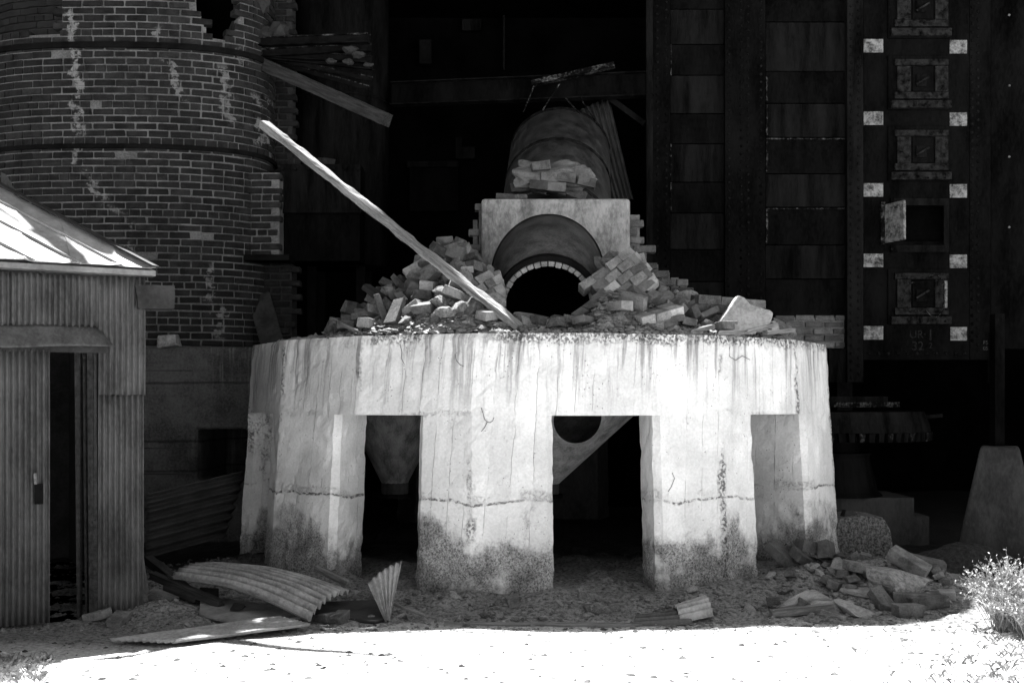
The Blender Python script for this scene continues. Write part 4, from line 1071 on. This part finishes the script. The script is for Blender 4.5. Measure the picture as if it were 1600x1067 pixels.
# dim furnace front deep behind
df = empty('far_furnace_front', (at(690, 0, 14.5).x, 14.5, 0), 'barely visible black furnace front far back in the shade, left of the duct', 'furnace')
def dplate(n_, xa, ya, xb, yb, Y, th, mat):
    a_, b_ = at(xa, yb, Y), at(xb, ya, Y); return MB().box(W2(df, ((a_.x + b_.x) / 2, Y + th / 2, (a_.z + b_.z) / 2)), (b_.x - a_.x, th, b_.z - a_.z)).build(n_, mat, df)
dplate('front_plate', 600, -60, 1015, 800, 14.6, .1, M['soot'])
dplate('door', 640, 262, 716, 330, 14.5, .06, M['steel']); dplate('door_rim', 636, 252, 716, 261, 14.46, .06, M['steel_mid']); dplate('door', 722, 30, 752, 48, 14.5, .06, M['steel_mid'])
dplate('bracket', 712, 215, 722, 248, 14.45, .1, M['steel_mid']); dplate('bracket', 722, 230, 742, 248, 14.45, .1, M['steel_mid']); dplate('plate_stub', 655, 62, 674, 100, 14.4, .1, M['steel_mid'])
dplate('pipe_strap', 786, 10, 789, 110, 14.5, .05, M['steel_mid'])

# ------------------------------------------------------------------ gear machine and foundations, lower right
gm = empty('gear_machine', (at(1300, 0, 11.2).x, 11.2, 0), 'dark toothed crown gear on its pedestal, under the riveted casing', 'machine')
gz = at(0, 668, 11.2).z; gr = 145 * 11.2 / F
mb = MB(); mb.tube([(0, 0, gz - .03), (0, 0, gz + .05), (0, 0, gz + .17)], [gr, gr * .98, gr * .93], 64); mb.build('gear_ring', M['steel_mid'], gm, False)
for k in range(64):
    a = 2 * math.pi * k / 64
    if math.sin(a) < .35: MB().box((gr * .95 * math.cos(a), gr * .95 * math.sin(a), gz - .075), (.11, .05, .085), Matrix.Rotation(a, 3, 'Z'), taper=1.15).build('tooth', M['steel_edge'] if k % 3 == 0 else M['steel_mid'], gm)
z_ = lambda py: at(0, py, 11.2).z
mb = MB(); mb.box((.1, 0, (z_(640) + z_(620)) / 2 + .02), (.75, .6, .1)); mb.build('bearing_cap', M['steel_mid'], gm)
mb = MB(); mb.box((.1, 0, z_(632)), (.95, .7, .05)); mb.build('bearing_plate', M['steel_edge'], gm)
mb = MB(); mb.box((.35, -.1, (z_(690) + z_(650)) / 2), (.5, .4, z_(676) - z_(702))); mb.build('gear_block', M['steel'], gm)
mb = MB(); mb.tube([(0, 0, z_(860)), (0, 0, z_(700)), (0, 0, z_(650))], [.3, .28, .22], 20); mb.build('shaft', M['steel'], gm)
mb = MB(); mb.tube([(0, 0, z_(772)), (0, 0, z_(765)), (0, 0, z_(712)), (0, 0, z_(706))], [.5, .45, .37, .4], 28); mb.build('bell_housing', M['steel_mid'], gm)
mb = MB(); mb.box((.15, 0, (z_(772) + z_(800)) / 2), (1.1, .8, z_(772) - z_(800))); mb.build('base_step', M['dull_concrete'], gm)
mb = MB(); mb.box((.2, 0.1, (z_(800)) / 2 - .1), (1.3, 1.0, z_(800) + .2)); mb.build('base_block', M['dull_concrete'], gm)
o = MB().bar(at(1438, 652, 11.0), at(1472, 649, 11.0), .04, .035).build('short_shaft', M['steel_mid'], None); o.parent = gm; o.location = -Vector(gm.location)
def frustum(name, cx_, cy_, z0, z1, w0, w1, rotz, label, mat, jit=.0):
    o = MB().box((0, 0, (z0 + z1) / 2), (w0, w0, z1 - z0), Matrix.Rotation(rotz, 3, 'Z'), jit, taper=w1 / w0).build(name, mat, None); o.location = (cx_, cy_, 0)
    bv = o.modifiers.new('v', 'BEVEL'); bv.width = .025; bv.segments = 2; bake(o); return tag(o, label, 'concrete pier')
p = at(1562, 697, 10.2); frustum('tapered_pier', p.x, 10.2, -.1, p.z, .80, .33, R(-24), 'tapered grey concrete pier at the far right under the black casing', M['dull_concrete'])
o = MB().box((0, 0, 0), (.09, .12, 1.25)).build('steel_post', M['steel']); o.location = (at(1558, 0, 10.25).x, 10.25, p.z + .62); tag(o, 'dark steel post standing on the tapered concrete pier', 'post')
slab('aggregate_block', [(1300, 880), (1303, 812), (1345, 806), (1380, 809), (1391, 826), (1400, 880)], 9.6, .45, 'rough exposed-aggregate concrete block beside the right end of the footing', M['aggregate'], cat='concrete block', bev=.012)
slab('concrete_bit', [(1318, 808), (1322, 797), (1338, 798), (1342, 808)], 9.7, .12, 'small slab bit lying on the rough aggregate block', M['dull_concrete'])

# ------------------------------------------------------------------ tin shed
sd_e = empty('tin_shed', SH, 'corrugated tin shed with a hip roof and half-open door at the left', 'shed')
def L_(x, y, z): return shed(x, y, z) - SH
# wall sheets (front): x grows to the left along the wall
def wsheet(name, x0, x1, z0, z1, off, mat=M['corr'], pitch=.036, **k):
    return sheet(name, [L_(x1, -off, z0), L_(x0, -off, z0), L_(x0, -off, z1), L_(x1, -off, z1)], None, mat, max(2, int(round(abs(x1 - x0) / pitch))), .0115, 8, parent=sd_e, **k)
def wx(px):            # wall coordinate of a bearing
    k = (px - CX) / F; return (SH.x - k * SH.y) / (-SX.x + k * SX.y)
def wz(px, py):
    x = wx(px); Y = SH.y + SX.y * x; return EYE - (py - HY) * Y / F
xj = wx(153)
wsheet('wall_sheet', 0.0, xj, wz(226, 617), EAVE - .01, .012)
wsheet('wall_sheet', 0.008, xj, -.02, wz(226, 615) + .02, 0, M['corr'])
wsheet('wall_sheet', xj + .004, wx(84), wz(153, 512), EAVE - .02, .006)
wsheet('wall_sheet', wx(84) - .01, wx(10), wz(84, 511), EAVE - .02, -.002)
wsheet('wall_sheet', wx(10) - .01, wx(10) + 1.7, wz(10, 510), EAVE - .02, .006)
# side and back walls
MB().box(L_(.06, 1.55, EAVE / 2), (.02, 3.0, EAVE), Matrix((SX, SY, Vector((0, 0, 1)))).transposed()).build('side_wall', M['corr_dark'], sd_e)
MB().box(L_(1.55, 3.0, EAVE / 2), (3.0, .02, EAVE), Matrix((SX, SY, Vector((0, 0, 1)))).transposed()).build('rear_wall', M['corr_dark'], sd_e)
MB().box(L_(3.1, 1.5, EAVE / 2), (.02, 3.0, EAVE), Matrix((SX, SY, Vector((0, 0, 1)))).transposed()).build('side_wall', M['corr_dark'], sd_e)
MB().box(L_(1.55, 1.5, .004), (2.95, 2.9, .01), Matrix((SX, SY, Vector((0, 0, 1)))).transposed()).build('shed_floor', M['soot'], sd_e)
SM = Matrix((SX, SY, Vector((0, 0, 1)))).transposed()
# door: hung proud of the wall, sliding to the left
dz1 = wz(40, 546)
xd = wx(76)
dr = wsheet('door', xd, xd + 1.0, .02, dz1, .045, M['corr'])
MB().box(L_(xd + .065, -.062, wz(66, 770)), (.05, .012, .13), SM).build('latch_plate', M['iron'], dr)
MB().tube([L_(xd + .09, -.062, wz(60, 738)), L_(xd + .085, -.066, wz(60, 755))], .01, 6).build('latch_peg', M['paint'], dr)
MB().bar(L_(xd - .36, -.02, dz1 + .01), L_(xd + 1.2, -.02, dz1 + .01), .05, .05).build('door_header', M['timber_dark'], sd_e)
for i, (px, w_, y_, h0) in enumerate(((127, .05, .07, wz(132, 548)), (136, .04, .03, wz(141, 552)), (144, .045, .0, wz(149, 540)), (151, .03, -.02, wz(149, 540)))):
    a = L_(wx(px), y_, -.03); b = L_(wx(px) + .01, y_, h0); V0 = MB(); V0.bar(a, b, (.03, .022, .032, .018)[i], w_, Vector((0, 1, 0)), jit=.008); V0.build('door_jamb', M['long_timber_dark'], sd_e)
# strip of sheet bent out over the door
aw = [L_(wx(176), -.10, wz(176, 541)), L_(wx(-40), -.14, wz(0, 545)), L_(wx(-40), -.01, wz(0, 509)), L_(wx(150), -.01, wz(150, 509))]
sheet('door_hood', aw, None, M['corr'], 1, .004, 8, parent=sd_e, rag=.04)
MB().bar(L_(-.05, -.06, EAVE + .01), L_(2.2, -.06, EAVE + .01), .10, .035).build('eave_board', M['timber'], sd_e)
# hip roof: two planes, sheets of the front plane one by one
ov = .10; APX = 1.6
E = lambda x, z=0: L_(x, -ov, EAVE + .035 - ov * 0 + z)
hipx = -.05
def froof(x, t):  # x along eave, t up the slope (plan distance)
    return L_(x, -ov + t, EAVE + .04 + t * SLOPE)
edges = [hipx, .18, .46, .74, 1.02, 1.30, 1.60, 1.9, 2.2, 2.5, 3.3]
for i in range(len(edges) - 1):
    xa, xb = edges[i], edges[i + 1] + .015; up = .004 * (i % 2)
    n_ = 5; V = []; Fc = []
    for k in range(n_ + 1):
        x = xa + (xb - xa) * k / n_; tt = min(x - hipx, 3.3 - x + .0) ; tt = max(tt, .0)
        rib = .008 if k in (0, n_) else .001
        for m_ in range(9):
            p = froof(x, tt * m_ / 8) + Vector((0, 0, rib + up + .003 * fbm(x * 4, m_ * .7, 3))); V.append(p)
        V[-9] += (SY * -.02 * random.random())
    for k in range(n_):
        for m_ in range(8): a = k * 9 + m_; Fc.append((a, a + 9, a + 10, a + 1))
    o = MB().add(V, Fc).build('roof_sheet', M['roof'], sd_e)
    md = o.modifiers.new('s', 'SOLIDIFY'); md.thickness = .004; md.offset = 1; bake(o)
for k_, x in enumerate((.16, .42, .70, .98, 1.3)):
    tt = min(1.15, 1.55 - x * .5); MB().bar(froof(x, -.01) + Vector((0, 0, .016)), froof(x + tt, tt) + Vector((0, 0, .016)), .014, .014, jit=.002).build('roof_seam', M['roof'], sd_e)
V = [froof(hipx, 0), froof(1.6, 1.7), L_(hipx, 3.2, EAVE + .04)]
MB().prism([v - Vector((0, 0, .012)) for v in V], Vector((0, 0, -.01))).build('roof_side', M['roof'], sd_e)
V = [L_(hipx, 3.2, EAVE + .02), froof(1.6, 1.7) - Vector((0, 0, .02)), L_(3.3, 3.2, EAVE + .02)]
MB().prism(V, Vector((0, 0, -.01))).build('roof_back', M['roof'], sd_e)
hp = MB(); hp.bar(froof(hipx, 0) + Vector((0, 0, .018)), froof(1.6, 1.7) + Vector((0, 0, .018)), .09, .012); hp.build('hip_cap', M['corr_dark'], sd_e)
# timber end sticking out at the corner, gutter board behind the roof
timber('timber_end', at(214, 465, 7.25), at(270, 466, 7.33), .16, .155, 'sawn timber end jutting from the shed corner below the eave', M['timber_dark'], 'timber', segs=8)
timber('gutter_board', at(-30, 300, 8.3), at(82, 338, 7.95), .06, .055, 'dark board lying along the top of the shed roof hip', M['timber_dark'], 'board', segs=8)
slab('metal_flap', [(2, 268), (8, 272), (27, 303), (10, 306), (1, 290)], 8.2, .01, 'bent metal flap standing up behind the shed roof', M['corr'], cat='metal flap', bev=.002)
slab('metal_strip', [(212, 615), (219, 640), (221, 700), (216, 780), (222, 860), (232, 925), (226, 930), (217, 880), (212, 800), (214, 700), (210, 640)], 7.32, .012, 'bent metal strip hanging down the corner of the shed', M['corr'], cat='metal strip', bev=.002)

# ------------------------------------------------------------------ fallen sheets and boards
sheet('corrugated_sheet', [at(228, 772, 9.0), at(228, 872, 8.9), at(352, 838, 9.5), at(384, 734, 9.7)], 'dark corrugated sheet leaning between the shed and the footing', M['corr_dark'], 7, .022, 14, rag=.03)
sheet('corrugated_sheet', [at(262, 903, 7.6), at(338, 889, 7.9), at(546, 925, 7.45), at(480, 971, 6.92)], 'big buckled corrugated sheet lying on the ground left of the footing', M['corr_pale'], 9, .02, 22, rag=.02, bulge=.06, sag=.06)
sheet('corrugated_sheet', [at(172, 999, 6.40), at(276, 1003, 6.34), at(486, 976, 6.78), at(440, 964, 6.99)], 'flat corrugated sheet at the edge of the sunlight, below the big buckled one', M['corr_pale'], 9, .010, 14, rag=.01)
def board(name, pts, th, label, mat, cat='board'):
    P = [at(*p) for p in pts]; c = sum(P, Vector()) / len(P); o = MB().prism([p - c for p in P], (0, 0, th)).build(name, mat, None, bevel=.004); o.location = c; return tag(o, label, cat)
board('wide_board', [(311, 962, 7.12), (372, 979, 6.88), (470, 968, 7.1), (430, 950, 7.4), (314, 933, 7.6)], .02, 'pale wide board on the ground with a dark stone on it', M['timber'])
board('wide_board', [(480, 962, 7.2), (585, 975, 7.0), (610, 968, 7.1), (600, 940, 7.5), (500, 944, 7.5)], .02, 'dark wide board lying under the buckled sheet and the bent triangular sheet', M['timber_dark'])
board('wood_block', [(312, 932, 7.75), (342, 934, 7.75), (342, 934, 7.85), (312, 932, 7.85)], .07, 'small wood block behind the pale wide board', M['timber_dark'], 'wood block')
st = link('dark_stone', rock_mesh(77, M['brick_dim'])); st.scale = (.085, .06, .045); p = at(372, 957, 7.2); st.location = (p.x, p.y, p.z + .04); tag(st, 'dark flat stone resting on the pale wide board', 'stone')
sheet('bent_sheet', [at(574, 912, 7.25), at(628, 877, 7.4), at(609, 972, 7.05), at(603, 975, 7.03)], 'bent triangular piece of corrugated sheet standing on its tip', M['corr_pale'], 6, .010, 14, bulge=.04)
timber('long_strip', at(694, 977, 6.98), at(1002, 977, 6.96), .08, .03, 'long narrow timber strip lying along the shade edge before the footing', M['long_timber'], 'timber strip', segs=30)
sheet('curled_sheet', [at(1064, 976, 6.96), at(1050, 950, 7.25), at(1098, 934, 7.4), at(1116, 964, 7.08)], 'curled pale corrugated sheet lying in front of the right pier', M['corr_pale'], 6, .012, 12, bulge=.06, rag=.03)
sheet('curled_sheet', [at(986, 981, 6.91), at(998, 967, 7.08), at(1066, 950, 7.3), at(1084, 979, 6.93)], 'dull curled sheet between the long strip and the pale curled sheet', M['corr'], 6, .012, 12, bulge=.04, rag=.03)
for i, (a, b, w_, lab) in enumerate((((232, 880, 8.1), (300, 935, 7.55), .07, 'charred timber on the ground by the shed corner'), ((238, 905, 7.7), (345, 950, 7.3), .06, 'longer charred timber in front of the shed corner'), ((494, 894, 7.9), (545, 918, 7.7), .05, 'short pole leaning behind the big buckled sheet'), ((612, 950, 7.25), (664, 968, 7.05), .02, 'thin stick on the ground right of the bent triangular sheet'), ((1205, 965, 7.2), (1300, 955, 7.3), .06, 'flat plank lying along the front of the right rubble bank'), ((1284, 962, 7.1), (1320, 973, 6.98), .03, 'small sunlit stick at the shade edge before the right rubble'), ((262, 925, 7.6), (312, 940, 7.45), .08, 'split log end by the pale wide board'))):
    timber('stick' if w_ < .04 else 'timber', at(*a) + Vector((0, 0, .03)), at(*b) + Vector((0, 0, .03)), w_, w_ * .8, lab, M['long_timber'] if i in (2, 3, 4, 5) else M['long_timber_dark'], 'stick' if w_ < .04 else 'timber', segs=10)

# ------------------------------------------------------------------ rubble on the ground
def ground_at(px, py):
    d = at(px, py, 1) - Vector((0, 0, EYE)); Y = EYE / max(1e-3, -d.z)
    for _ in range(6):
        p = d * Y; Y = (EYE - ground_h(p.x, p.y)) / -d.z
    p = d * Y; return Vector((p.x, p.y, ground_h(p.x, p.y)))
def set_slab(px, py, size, rot, label, mat, seed, cat='concrete slab', name='concrete_slab', lift=.3):
    me_ = rock_mesh(seed, M[mat], 3, .35, (1, 1, 1)); o = link(name, me_); p = ground_at(px, py); o.scale = size; o.rotation_euler = rot
    o.location = p + Vector((0, 0, size[2] * lift)); return tag(o, label, cat)
set_slab(1255, 950, (.33, .14, .10), (R(20), R(-14), R(20)), 'long pale broken slab tilted at the front of the right rubble bank', 'slab_concrete', 101)
set_slab(1290, 957, (.24, .12, .07), (R(15), R(-10), R(15)), 'dark-ended broken slab just below the long tilted slab', 'slab_concrete', 102)
set_slab(1395, 900, (.36, .22, .17), (R(8), R(12), R(-20)), 'big mottled concrete boulder on top of the right rubble bank', 'rough_concrete', 103, 'boulder', 'concrete_boulder', .5)
set_slab(1345, 940, (.20, .12, .06), (0, R(6), R(10)), 'rounded pale slab in the middle of the right rubble bank', 'slab_concrete', 104)
set_slab(1385, 945, (.17, .12, .10), (0, R(6), R(50)), 'blunt grey boulder in the middle of the right rubble bank', 'stone', 105, 'boulder', 'boulder')
set_slab(1330, 955, (.18, .10, .06), (R(6), R(14), R(-20)), 'thin broken slab below the rounded pale slab', 'slab_concrete', 106)
def gbrick(px, py, rot, mesh, label, sc_=1.0, dz=.035):
    o = link('loose_brick', mesh); p = ground_at(px, py); o.location = p + Vector((0, 0, dz)); o.rotation_euler = rot; o.scale = (sc_,) * 3; return tag(o, label, 'brick')
S = LBm['brick_grey']; T = LBm['fire_brick']
gbrick(1222, 912, (R(10), R(35), R(-30)), S[0], 'brick tilted against the foot of the right pier', 1.25, .08)
gbrick(1268, 905, (R(0), R(10), R(20)), S[1], 'brick lying behind the one standing on end, right of the pier', 1.2, .1)
gbrick(1292, 905, (R(80), R(12), R(60)), S[5], 'dark brick standing on end right of the pier', 1.3, .12)
gbrick(1250, 918, (R(30), R(20), R(40)), T[3], 'half brick between the tilted brick and the slab', 1.2, .06)
gbrick(1420, 925, (R(10), R(28), R(-32)), T[0], 'large pale brick tilted at the right of the rubble bank', 1.45, .08)
gbrick(1448, 918, (R(0), R(10), R(-15)), T[1], 'pale brick behind the large tilted one on the rubble bank', 1.3, .07)
gbrick(1420, 947, (R(0), R(4), R(-8)), S[6], 'dark brick under the large tilted pale brick', 1.2, .04)
gbrick(1445, 948, (R(0), R(-4), R(12)), T[5], 'brick lying flat at the right end of the rubble bank', 1.3, .04)
gbrick(1418, 962, (R(0), R(0), R(5)), T[7], 'square brick end nearest the sunlight on the rubble bank', 1.2, .04)
gbrick(1462, 940, (0, R(5), R(20)), LBm['pale_brick'][3], 'small white sunlit brick bit right of the rubble bank', .9, .03)
gbrick(1478, 938, (0, R(-8), R(-20)), LBm['pale_brick'][8], 'larger white sunlit brick bit right of the rubble bank', 1.1, .03)
gbrick(1340, 905, (0, R(8), R(10)), T[2], 'short brick lying against the big mottled boulder', 1.2, .08)
for k in range(26):
    px, py = random.uniform(1200, 1480), random.uniform(893, 958); tn = random.choice(('dark grey', 'light grey'))
    o = gbrick(px, py, (random.gauss(0, .35), random.gauss(0, .35), random.uniform(0, 3)), (BRm['brick_grey'] if tn == 'dark grey' else BRm['fire_brick'])[k % 12], '', random.uniform(.6, 1.05), .04)
    o['group'] = 'loose bricks on the right rubble bank'
    o['label'] = tn + ' broken' + ' brick, ' + ('back' if py < 915 else 'middle' if py < 940 else 'front') + ' of right rubble bank'
for i, (px, py, lab) in enumerate(((152, 968, 'pale half brick in front of the shed door jamb'), (172, 955, 'round-edged dark brick by the shed jamb'), (198, 953, 'dark brick in the middle of the row by the shed corner'), (222, 955, 'second dark brick from the right in the row by the shed corner'), (255, 950, 'tipped brick at the right end of the row by the shed corner'), (185, 975, 'thin pale brick sliver on the ground before the shed corner'), (506, 972, 'square brick bit left of the bent triangular sheet'), (530, 972, 'broken brick bit nearest the bent triangular sheet'), (801, 952, 'pale thin brick chip before the front pier'), (235, 938, 'brick half hidden against the shed corner sheet'))):
    gbrick(px, py, (random.uniform(-.2, .2), random.uniform(-.3, .3), random.uniform(0, 3)), (T if i in (0, 5, 8) else S)[i % 10], lab, .85, .03)
def words_g(px):
    if px > 1400: return 'at the far right bank end'
    if px > 1290: return 'in the right rubble bank'
    return 'at the foot of the right pier' if px > 1180 else ('before the front doorway of the footing' if px > 860 else ('before the front pier' if px > 640 else ('between the bent sheet and the left pier' if px > 480 else 'by the shed corner')))
ROCKS2 = ROCK + ROCKP
for (n_, xa, xb, ya, yb, s0, s1) in ((110, 1185, 1490, 882, 962, .02, .085), (48, 866, 1180, 936, 964, .015, .06), (36, 650, 866, 938, 972, .012, .05), (36, 545, 660, 900, 970, .015, .065), (16, 150, 330, 935, 985, .012, .04)):
    for _ in range(n_):
        px, py = random.uniform(xa, xb), random.uniform(ya, yb); s = s0 + (s1 - s0) * random.random() ** 2; p = ground_at(px, py)
        if math.hypot(p.x - PX, p.y - PY) < 2.86: continue
        o = link('stone', random.choice(ROCKS2)); o.scale = (s, s * .9, s * .8); o.rotation_euler = (random.uniform(-.5, .5), random.uniform(-.5, .5), random.uniform(0, 6)); o.location = p + Vector((0, 0, s * .2))
        pale = o.data in ROCKP
        tag(o, ('pale ' if pale else 'grey ') + ('tiny' if s < s0 + (s1 - s0) * .15 else 'small' if s < s0 + (s1 - s0) * .4 else 'bigger') + ' stone ' + words_g(px), 'stone', 'stones round the foot of the footing')
# loose chips and gravel everywhere: one mass
def pebbles(name, spots, mat, label):
    mb = MB()
    for (x, y, z, s) in spots:
        a = random.uniform(0, 6.28); el = random.uniform(.55, 1); c = Vector((x, y, z)); vs = []
        for k in range(6):
            t = k * 1.047; r = s * random.uniform(.75, 1.1); px_, py_ = r * math.cos(t), r * el * math.sin(t); vs.append(c + Vector((px_ * math.cos(a) - py_ * math.sin(a), px_ * math.sin(a) + py_ * math.cos(a), s * random.uniform(-.15, .2))))
        vs += [c + Vector((random.uniform(-.3, .3) * s, random.uniform(-.3, .3) * s, s * random.uniform(.35, .6))), c + Vector((0, 0, -s * .4))]
        mb.add(vs, [(k, (k + 1) % 6, 6) for k in range(6)] + [((k + 1) % 6, k, 7) for k in range(6)])
    tag(mb.build(name, mat), label, name, kind='stuff')
sp = []
for _ in range(1500):
    y = random.uniform(5.3, 7.0); x = random.uniform(-.5, .5) * y; s = .004 + .026 * random.random() ** 4
    sp.append((x, y, ground_h(x, y), s))
for _ in range(700):
    y = random.uniform(5.3, 6.7); x = random.uniform(2.0, 3.4); 
    if random.random() < (x - 2.1) / 3.0: sp.append((x, y, ground_h(x, y), .006 + .022 * random.random() ** 3))
pebbles('broken_chips', chips, M['stone'], 'small broken chips between the bricks of the rubble heap')
pebbles('pebbles', sp, M['pebble'], 'pebbles scattered over the sunlit ground, coloured dark for their shaded sides')
sp = []
for _ in range(15000):
    y = random.uniform(6.7, 9.6); x = random.uniform(-.5, .5) * y * .98
    if math.hypot(x - PX, y - PY) < 2.83: continue
    sp.append((x, y, ground_h(x, y), .005 + .028 * random.random() ** 3))
pebbles('gravel', sp, M['stone'], 'gravel and brick chips round the foot of the footing')
sp = []
mc = ground_at(1462, 880); V = []; Fc = []
for j in range(31):
    for i in range(41):
        x, y = mc.x + (i - 20) * .045, 9.0 + (j - 15) * .045; d2 = ((i - 20) / 18) ** 2 + ((j - 15) / 14) ** 2
        V.append((x, y, -.04 + .30 * math.exp(-2.2 * d2) + .02 * fbm(x * 8, y * 8, 0, 3)))
Fc = [(j * 41 + i, j * 41 + i + 1, (j + 1) * 41 + i + 1, (j + 1) * 41 + i) for j in range(30) for i in range(40)]
M['cinder'] = grainy('black_cinders', 0.005, 0.03, 30, 120, 0.02, world=True)
o = MB().add(V, Fc).build('cinder_mound', M['cinder']); tag(o, 'low mound of black cinders in the shade right of the rubble bank', 'cinders', kind='stuff')

# ------------------------------------------------------------------ dry bush, weeds
def bush(px, py, hgt, wid, nst, label, seed, leaves=15):
    rn = random.Random(seed); p0 = ground_at(px, py); e = empty('dry_bush', p0, label, 'bush'); a = MB(); l = MB()
    for _ in range(nst):
        ang = rn.uniform(0, 6.283); lean = rn.random() ** .6; L = hgt * rn.uniform(.55, 1.05); tip = Vector((math.cos(ang) * wid * lean, math.sin(ang) * wid * lean, L * (1 - .35 * lean)))
        b0 = Vector((rn.uniform(-.07, .07), rn.uniform(-.07, .07), -.01)); pts = []
        bend = Vector((rn.gauss(0, .03), rn.gauss(0, .03), .05 + rn.random() * .06))
        for k in range(5): t = k / 4; pts.append(b0.lerp(tip, t) + bend * math.sin(math.pi * t))
        a.tube(pts, [.0028, .0024, .002, .0015, .0008], 3)
        for _ in range(leaves):
            t = rn.uniform(.25, 1.05); c = b0.lerp(tip, t) + bend * math.sin(math.pi * min(1, t)); d = Vector((rn.gauss(0, 1), rn.gauss(0, 1), rn.gauss(.6, .8))).normalized(); s = rn.uniform(.008, .024)
            sd_ = d.cross(Vector((rn.gauss(0, 1), rn.gauss(0, 1), .1))).normalized() * s * .22
            l.add([c - sd_, c + d * s * .5 - sd_ * 1.2, c + d * s, c + d * s * .5 + sd_ * 1.2], [(0, 1, 2, 3)])
    a.build('stems', M['stalk'], e); l.build('leaves', M['leaf'], e)
bush(1572, 985, .50, .30, 260, 'pale dry bush at the right edge on sunlit ground', 5)
bush(1618, 1000, .40, .30, 160, 'second dry bush half out of the picture beside the pale one', 6)
def weed_patch(spots, label, name, hgt):
    mb = MB()
    for (px, py) in spots:
        p = ground_at(px, py)
        for _ in range(9):
            a = random.uniform(0, 6.28); h = hgt * random.uniform(.4, 1); d = Vector((math.cos(a), math.sin(a), 0)); sd_ = Vector((-d.y, d.x, 0)) * .0014
            q0 = p + Vector((random.uniform(-.03, .03), random.uniform(-.03, .03), -.005)); mb.add([q0 - sd_, q0 + sd_, q0 + d * h * .4 + Vector((0, 0, h * .7)) + sd_ * .7, q0 + d * h * .9 + Vector((0, 0, h * .8))], [(0, 1, 2, 3)])
    tag(mb.build(name, M['leaf']), label, 'grass', kind='stuff')
weed_patch([(1600 - abs(random.gauss(0, 90)), random.uniform(985, 1075)) for _ in range(70)], 'dry weeds and litter in the lower right corner', 'dry_weeds', .055)
weed_patch([(abs(random.gauss(0, 40)), random.uniform(1028, 1066)) for _ in range(60)], 'short dry grass in the lower left corner', 'dry_grass', .06)

# ------------------------------------------------------------------ tell look-alikes apart by their order from the left
from collections import defaultdict
dg_ = defaultdict(list)
for o in sc.objects:
    if o.parent is None and o.get('label'): dg_[o['label']].append(o)
NUM = ['zero', 'one', 'two', 'three', 'four', 'five', 'six', 'seven', 'eight', 'nine', 'ten', 'eleven', 'twelve']
ORD = ['', 'first', 'second', 'third', 'fourth', 'fifth', 'sixth', 'seventh', 'eighth', 'ninth', 'tenth', 'eleventh', 'twelfth']
NUM += ['thirteen', 'fourteen', 'fifteen', 'sixteen', 'seventeen', 'eighteen', 'nineteen', 'twenty']; ORD += ['thirteenth', 'fourteenth', 'fifteenth', 'sixteenth', 'seventeenth', 'eighteenth', 'nineteenth', 'twentieth']
for lab, os_ in dg_.items():
    if 1 < len(os_) <= 20:
        os_.sort(key=lambda o: pxy(o.location)[0]); n_ = len(os_)
        for i, o in enumerate(os_):
            o['label'] = lab + ', ' + ('leftmost' if i == 0 else 'rightmost' if i == n_ - 1 else ORD[i + 1] + ' from left') + ' of ' + NUM[n_]
